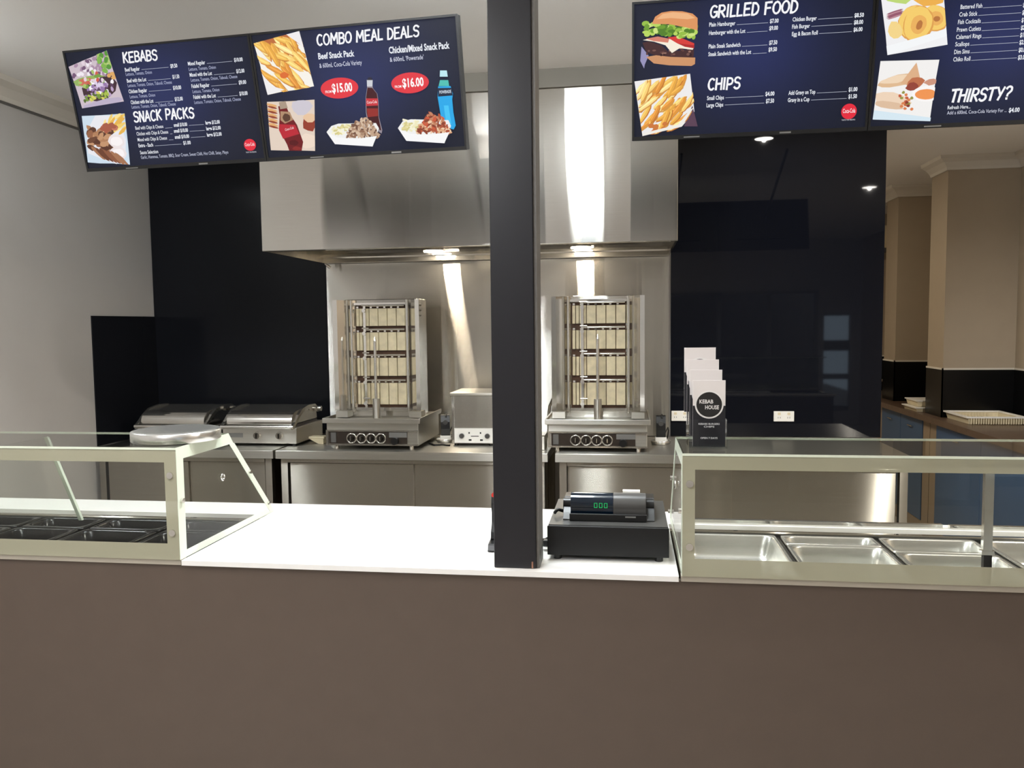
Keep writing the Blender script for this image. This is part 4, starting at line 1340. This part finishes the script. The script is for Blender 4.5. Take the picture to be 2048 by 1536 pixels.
def draw2(s):
    c_ = cmap(490, 0, 4.267)
    f = s.quad(c_(75, 370), c_(465, 265), c_(590, 740), c_(195, 810))
    s.rect(f, (246, 242, 232))
    s.blob(f, .5, .95, .5, .12, (190, 110, 60))
    s.fries(f, 46, -1.0, .5, GOLD, (196, 118, 52))
    s.blob(f, .45, .3, .10, .06, (222, 110, 50))
    s.poly([f(0, 0), f(.38, .04), f(.12, .16), f(0, .42)], rgb(240, 238, 238))
    s.poly([f(.72, 1), f(1, 1), f(1, .7), f(.9, .82)], rgb(240, 236, 236))
    f = s.quad(c_(185, 870), c_(595, 850), c_(600, 1290), c_(222, 1282))
    s.rect(f, (226, 208, 192))
    s.blob(f, .72, .88, .22, .16, (206, 200, 210))
    for k in range(5):
        s.stick(f, .10, .93 - k * .10, .24, .055, -.25, (226, 172, 112))
        s.stick(f, .11, .885 - k * .10, .22, .045, -.25, (150, 70, 46))
    s.blob(f, .9, .55, .16, .15, (150, 62, 44))
    s.blob(f, .9, .66, .15, .09, (232, 196, 160))
    s.blob(f, .85, .2, .2, .16, (238, 218, 200))
    # glass bottle leaning to the right
    s.poly([f(.24, .90), f(.40, .92), f(.46, .76), f(.62, .52), f(.74, .18), f(.70, .0), f(.42, 0), f(.38, .12), f(.22, .44), f(.26, .72)], rgb(112, 28, 30))
    s.poly([f(.26, .98), f(.40, 1), f(.44, .86), f(.28, .84)], rgb(170, 150, 130))
    s.poly([f(.28, .80), f(.48, .78), f(.54, .62), f(.36, .55), f(.27, .62)], rgb(176, 140, 108))
    s.blob(f, .40, .67, .09, .08, (92, 62, 46))
    s.poly([f(.24, .54), f(.58, .52), f(.66, .34), f(.30, .24), f(.22, .42)], rgb(186, 40, 52))
    a = s.uv(*c_(345, 1118))
    vs, fs, wl = text_polys('Coca-Cola', .01)
    s.polys([(a[0] + p[0] / wl * .034, a[1] + p[1] * .008 + p[0] / wl * .006) for p in vs], fs, rgb(240, 220, 220))
    s.blob(f, .54, .16, .10, .06, (88, 20, 22))
    s.blob(f, .6, .05, .10, .04, (140, 44, 40))
    s.brush('COMBO MEAL DEALS', *c_(618, 388), c_(1502, 0)[0], 21)
    q = c_(630, 506); s.text('Beef Snack Pack', q[0], q[1], c_(940, 0)[0], 12, bold=.03)
    q = c_(640, 581); s.text('& 600mL Coca-Cola Variety', q[0], q[1], c_(1004, 0)[0], 9, (215, 218, 235), .005)
    q = c_(1232, 457); s.text('Chicken/Mixed Snack Pack', q[0], q[1], c_(1752, 0)[0], 13, bold=.03)
    q = c_(1240, 529); s.text('& 600mL \'Powerade\'', q[0], q[1], c_(1530, 0)[0], 9, (215, 218, 235), .005)
    for cx, cy, fr, am, a0, a1, f0, f1 in ((808, 752, 'FROM', '$15.00', 748, 922, 690, 742), (1410, 708, 'FROM', '$16.00', 1348, 1530, 1282, 1338)):
        s.disc(*c_(cx, cy), 38, 21, (226, 58, 66))
        q = c_(a0, cy + 38); s.text(am, q[0], q[1], c_(a1, 0)[0], 17, (252, 250, 250), .03)
        q = c_(f0, cy + 44); s.text(fr, q[0], q[1], c_(f1, 0)[0], 5, (252, 250, 250), .01)
    # cola bottle
    s.outline([c_(*p) for p in ((1046, 735), (1090, 735), (1096, 755), (1132, 800), (1142, 870), (1146, 1000), (1174, 1110), (1168, 1140), (1050, 1060), (1034, 960), (1032, 830), (1040, 780))], (150, 140, 150))
    s.outline([c_(*p) for p in ((1048, 748), (1088, 750), (1128, 800), (1138, 870), (1142, 1000), (1166, 1115), (1060, 1060), (1040, 960), (1036, 830))], (70, 26, 28))
    s.outline([c_(*p) for p in ((1042, 682), (1092, 682), (1090, 738), (1044, 738))], (206, 208, 214))
    s.outline([c_(*p) for p in ((1056, 660), (1080, 660), (1092, 684), (1044, 684))], (48, 44, 56))
    s.outline([c_(*p) for p in ((1036, 840), (1136, 840), (1138, 900), (1036, 905))], (202, 54, 60))
    q = c_(1044, 885); s.text('Coca-Cola', q[0], q[1], c_(1130, 0)[0], 5.5, (246, 232, 232), .01)
    s.outline([c_(*p) for p in ((1042, 925), (1136, 925), (1138, 990), (1050, 1000))], (150, 48, 40))
    snack_tray(s, c_, [(700, 1125), (740, 1075), (800, 1055), (1120, 1050), (1146, 1095), (1092, 1250), (770, 1230), (700, 1130)], (745, 890, 1065, 1150), (880, 1140, 1005, 1165), False)
    s.outline([c_(*p) for p in ((712, 1135), (790, 1172), (950, 1186), (1130, 1160), (1092, 1250), (775, 1230))], (247, 247, 247))
    # blue sports drink
    s.outline([c_(*p) for p in ((1668, 602), (1726, 602), (1734, 655), (1666, 655))], (190, 232, 240))
    s.outline([c_(*p) for p in ((1668, 684), (1738, 684), (1746, 735), (1656, 735))], (80, 190, 178))
    s.outline([c_(*p) for p in ((1652, 738), (1758, 735), (1778, 800), (1772, 850), (1782, 960), (1802, 1070), (1785, 1105), (1690, 1080), (1668, 950), (1648, 830))], (40, 168, 232))
    s.outline([c_(*p) for p in ((1650, 752), (1768, 750), (1776, 815), (1652, 825))], (34, 44, 66))
    q = c_(1664, 800); s.text('POWERADE', q[0], q[1], c_(1764, 0)[0], 6, (220, 232, 245), .02)
    s.outline([c_(*p) for p in ((1700, 900), (1740, 900), (1765, 1060), (1720, 1050))], (70, 196, 246))
    snack_tray(s, c_, [(1310, 1092), (1350, 1035), (1420, 1018), (1740, 1025), (1762, 1075), (1706, 1222), (1380, 1200), (1310, 1095)], (1352, 1490, 1025, 1115), (1480, 1752, 965, 1130), True)
    s.outline([c_(*p) for p in ((1318, 1102), (1410, 1140), (1560, 1150), (1750, 1128), (1706, 1222), (1385, 1202))], (247, 247, 247))

def draw3(s):
    c_ = cmap(1230, 0, 3.864)
    o = lambda pts, col: s.outline([c_(*p) for p in pts], col)
    # burger
    o(((195, 470), (205, 360), (260, 430), (230, 500), (225, 530)), (150, 146, 186))
    o(((240, 440), (330, 425), (620, 445), (618, 495), (590, 510), (420, 505), (300, 490)), (206, 148, 104))
    o(((212, 330), (260, 320), (360, 350), (410, 400), (610, 380), (608, 445), (430, 440), (300, 425), (240, 400)), (72, 44, 44))
    for _ in range(26):
        x, y = rnd.uniform(240, 590), rnd.uniform(345, 425)
        s.disc(*c_(x, y), rnd.uniform(2, 4), rnd.uniform(1.5, 3), rnd.choice([(96, 62, 58), (52, 30, 32), (120, 84, 76), (150, 110, 96)]), 8)
    o(((215, 310), (300, 290), (420, 300), (520, 345), (612, 365), (600, 385), (500, 372), (440, 410), (390, 350), (300, 322)), (246, 236, 218))
    o(((240, 300), (330, 282), (420, 300), (410, 330), (300, 318)), (214, 130, 110))
    o(((405, 290), (480, 280), (612, 335), (612, 372), (480, 335)), (214, 62, 56))
    o(((480, 335), (612, 350), (612, 374), (540, 362)), (178, 44, 44))
    for _ in range(80):
        x = rnd.uniform(235, 632)
        y = rnd.uniform(185, 285) + (x - 430) * .03
        s.disc(*c_(x, y), rnd.uniform(4, 8), rnd.uniform(3, 6), rnd.choice([(150, 190, 70), (110, 156, 48), (184, 214, 96), (84, 128, 40), (206, 226, 130)]), 9)
    o(((285, 185), (310, 130), (360, 98), (430, 86), (520, 88), (600, 106), (638, 140), (638, 235), (560, 215), (420, 188)), (222, 150, 96))
    o(((320, 150), (370, 108), (450, 95), (560, 104), (620, 140), (560, 150), (430, 140)), (238, 182, 132))
    # fries picture
    f = s.quad(c_(150, 630), c_(580, 570), c_(640, 985), c_(212, 1052))
    s.poly([f(0, 1), f(1, 1), f(.98, .3), f(.72, .06), f(0, 0)], rgb(238, 236, 236))
    s.poly([f(.96, .42), f(1, .02), f(.76, .06)], rgb(92, 66, 84))
    for i in range(62):
        a, b2 = rnd.uniform(.08, .9), rnd.uniform(.08, .93)
        if a - b2 > .55:
            continue
        an = .75 + rnd.uniform(-.35, .35)
        ln = rnd.uniform(.3, .5)
        q = rnd.choice(GOLD)
        s.stick(f, a + .008, b2 - .014, ln, .09, an, rnd.choice([(196, 120, 50), (212, 150, 70)]))
        s.stick(f, a, b2, ln, .075, an, q)
        s.stick(f, a - .012, b2 + .008, ln * .8, .028, an, tuple(min(255, c2 + 22) for c2 in q))
    for _ in range(8):
        s.blob(f, rnd.uniform(.15, .5), rnd.uniform(.03, .2), .05, .04, (206, 120, 60))
    s.poly([f(0, 0), f(.72, .06), f(.98, .38), f(.9, .34), f(.66, .11), f(.02, .05)], rgb(240, 236, 228))
    s.brush('GRILLED FOOD', *c_(732, 138), c_(1412, 0)[0], 23)
    for (n_, x0, y0, x1, pr, p0, p1, py) in (
        ('Plain Hamburger', 727, 208, 928, '$7.00', 1195, 1262, 180), ('Hamburger with the Lot', 725, 272, 1005, '$9.00', 1190, 1257, 235),
        ('Plain Steak Sandwich', 722, 376, 968, '$7.50', 1189, 1252, 347), ('Steak Sandwich with the Lot', 720, 436, 1050, '$9.50', 1184, 1249, 400),
        ('Chicken Burger', 1370, 168, 1555, '$8.50', 1847, 1920, 136), ('Fish Burger', 1366, 224, 1503, '$8.00', 1843, 1914, 190), ('Egg & Bacon Roll', 1365, 280, 1563, '$6.00', 1840, 1909, 246),
        ('Small Chips', 710, 775, 840, '$4.00', 1160, 1230, 742), ('Large Chips', 706, 830, 835, '$7.50', 1164, 1227, 797),
        ('Add Gravy on Top', 1338, 735, 1545, '$1.00', 1802, 1870, 708), ('Gravy in a Cup', 1333, 790, 1500, '$1.50', 1800, 1866, 762)):
        row(s, c_, n_, x0, y0, x1, pr, p0, p1, py, 32)
    s.brush('CHIPS', *c_(716, 698), c_(970, 0)[0], 22)
    logo_disc(s, *c_(1805, 862), 15.5, (*c_(1748, 934), c_(1852, 0)[0]))

def draw4(s):
    c_ = cmap(1700, 0, 5.486)
    f = s.quad(c_(330, -110), c_(1025, -110), c_(1070, 490), c_(410, 605))
    s.rect(f, (240, 240, 242))
    s.blob(f, .3, .9, .25, .12, (190, 216, 120))
    s.blob(f, .75, .85, .25, .12, (238, 176, 80))
    for k in range(5):
        s.stick(f, .2, .66 - k * .02, .3, .03, .25, rnd.choice([(150, 90, 110), (190, 140, 150)]))
    for (a, b2, ra, rb, ang) in ((.85, .5, .22, .24, .2), (.5, .46, .3, .26, .9), (.56, .42, .32, .24, 1.15)):
        s.blob(f, a, b2, ra, rb, (224, 162, 84), ang, 22, .03)
        s.blob(f, a - .01, b2 + .015, ra * .93, rb * .92, (246, 206, 110), ang, 22, .03)
        s.blob(f, a, b2, ra * .52, rb * .52, (236, 178, 96), ang, 18, .04)
        s.blob(f, a + .01, b2 - .01, ra * .26, rb * .2, (186, 120, 66), ang, 14, .06)
    s.blob(f, .17, .36, .13, .14, (244, 214, 140))
    s.poly([f(0, 0), f(1, .16), f(1, .3), f(.5, .2), f(0, .14)], rgb(244, 246, 248))
    f = s.quad(c_(335, 665), c_(980, 655), c_(880, 1330), c_(248, 1312))
    s.rect(f, (242, 240, 238))
    s.blob(f, .35, .66, .33, .10, (224, 186, 146), .22, 12)
    s.blob(f, .33, .69, .28, .06, (240, 214, 184), .22, 12)
    s.poly([f(.4, .62), f(.62, .96), f(.72, .7), f(.66, .55)], rgb(222, 176, 136))
    s.blob(f, .66, .62, .14, .10, (190, 112, 76), .3)
    s.blob(f, .6, .56, .10, .07, (150, 70, 56), .2)
    s.blob(f, .28, .34, .32, .12, (238, 212, 186), -.12, 12)
    s.blob(f, .26, .25, .26, .06, (222, 190, 160), -.12, 12)
    for _ in range(18):
        s.blob(f, rnd.gauss(.52, .06), rnd.gauss(.31, .06), .03, .025, rnd.choice([(196, 92, 60), (150, 150, 70), (220, 130, 80), (140, 60, 46)]))
    s.blob(f, .92, .64, .12, .05, (206, 150, 126), .1)
    s.blob(f, .86, .45, .24, .13, (250, 246, 244), 0, 20, .02)
    s.blob(f, .86, .44, .19, .085, (240, 150, 84), 0, 20, .02)
    s.poly([f(0, 0), f(1, 0), f(1, .06), f(0, .16)], rgb(214, 232, 242))
    pr = ['$5.00', '$2.00', '$1.00', '$2.00', '$1.00', '$2.00', '$0.80', '$3.00']
    for k, (n_, x0, y0, x1) in enumerate((('Battered Fish', 1210, 100, 1447), ('Crab Stick', 1196, 183, 1395), ('Fish Cocktails', 1182, 266, 1430), ('Prawn Cutlets', 1170, 350, 1432), ('Calamari Rings', 1160, 430, 1437), ('Scallops', 1152, 510, 1305), ('Dim Sims', 1140, 594, 1308), ('Chiko Roll', 1130, 676, 1316))):
        row(s, c_, n_, x0, y0, x1, pr[k], 1895 - k * 8, 1990 - k * 8, y0 - 22, 34, .012)
    s.brush('THIRSTY?', *c_(1090, 1118), c_(1765, 0)[0], 24, .3)
    q = c_(1068, 1200); s.text('Refresh Here...', q[0], q[1], c_(1318, 0)[0], 7)
    q = c_(1062, 1258); s.text('Add a 600mL Coca-Cola Variety For ...', q[0], q[1], c_(1712, 0)[0], 7, (215, 218, 235), .0)
    q = c_(1738, 1232); s.text('$4.00', q[0], q[1], c_(1856, 0)[0], 8.5, bold=.03)

bkL = bank((-1.2718, 2.723, 2.3728), -.0664, .230)
bkR = bank((.7448, 2.7031, 2.3845), -.002, .175)
menu_tv(bkL, -1, 'leftmost menu screen listing kebabs and snack packs', draw1)
menu_tv(bkL, 1, 'menu screen with combo meal deals left of the column', draw2)
menu_tv(bkR, -1, 'menu screen listing grilled food and chips', draw3)
menu_tv(bkR, 1, 'rightmost menu screen with battered rings and thirsty offer', draw4)
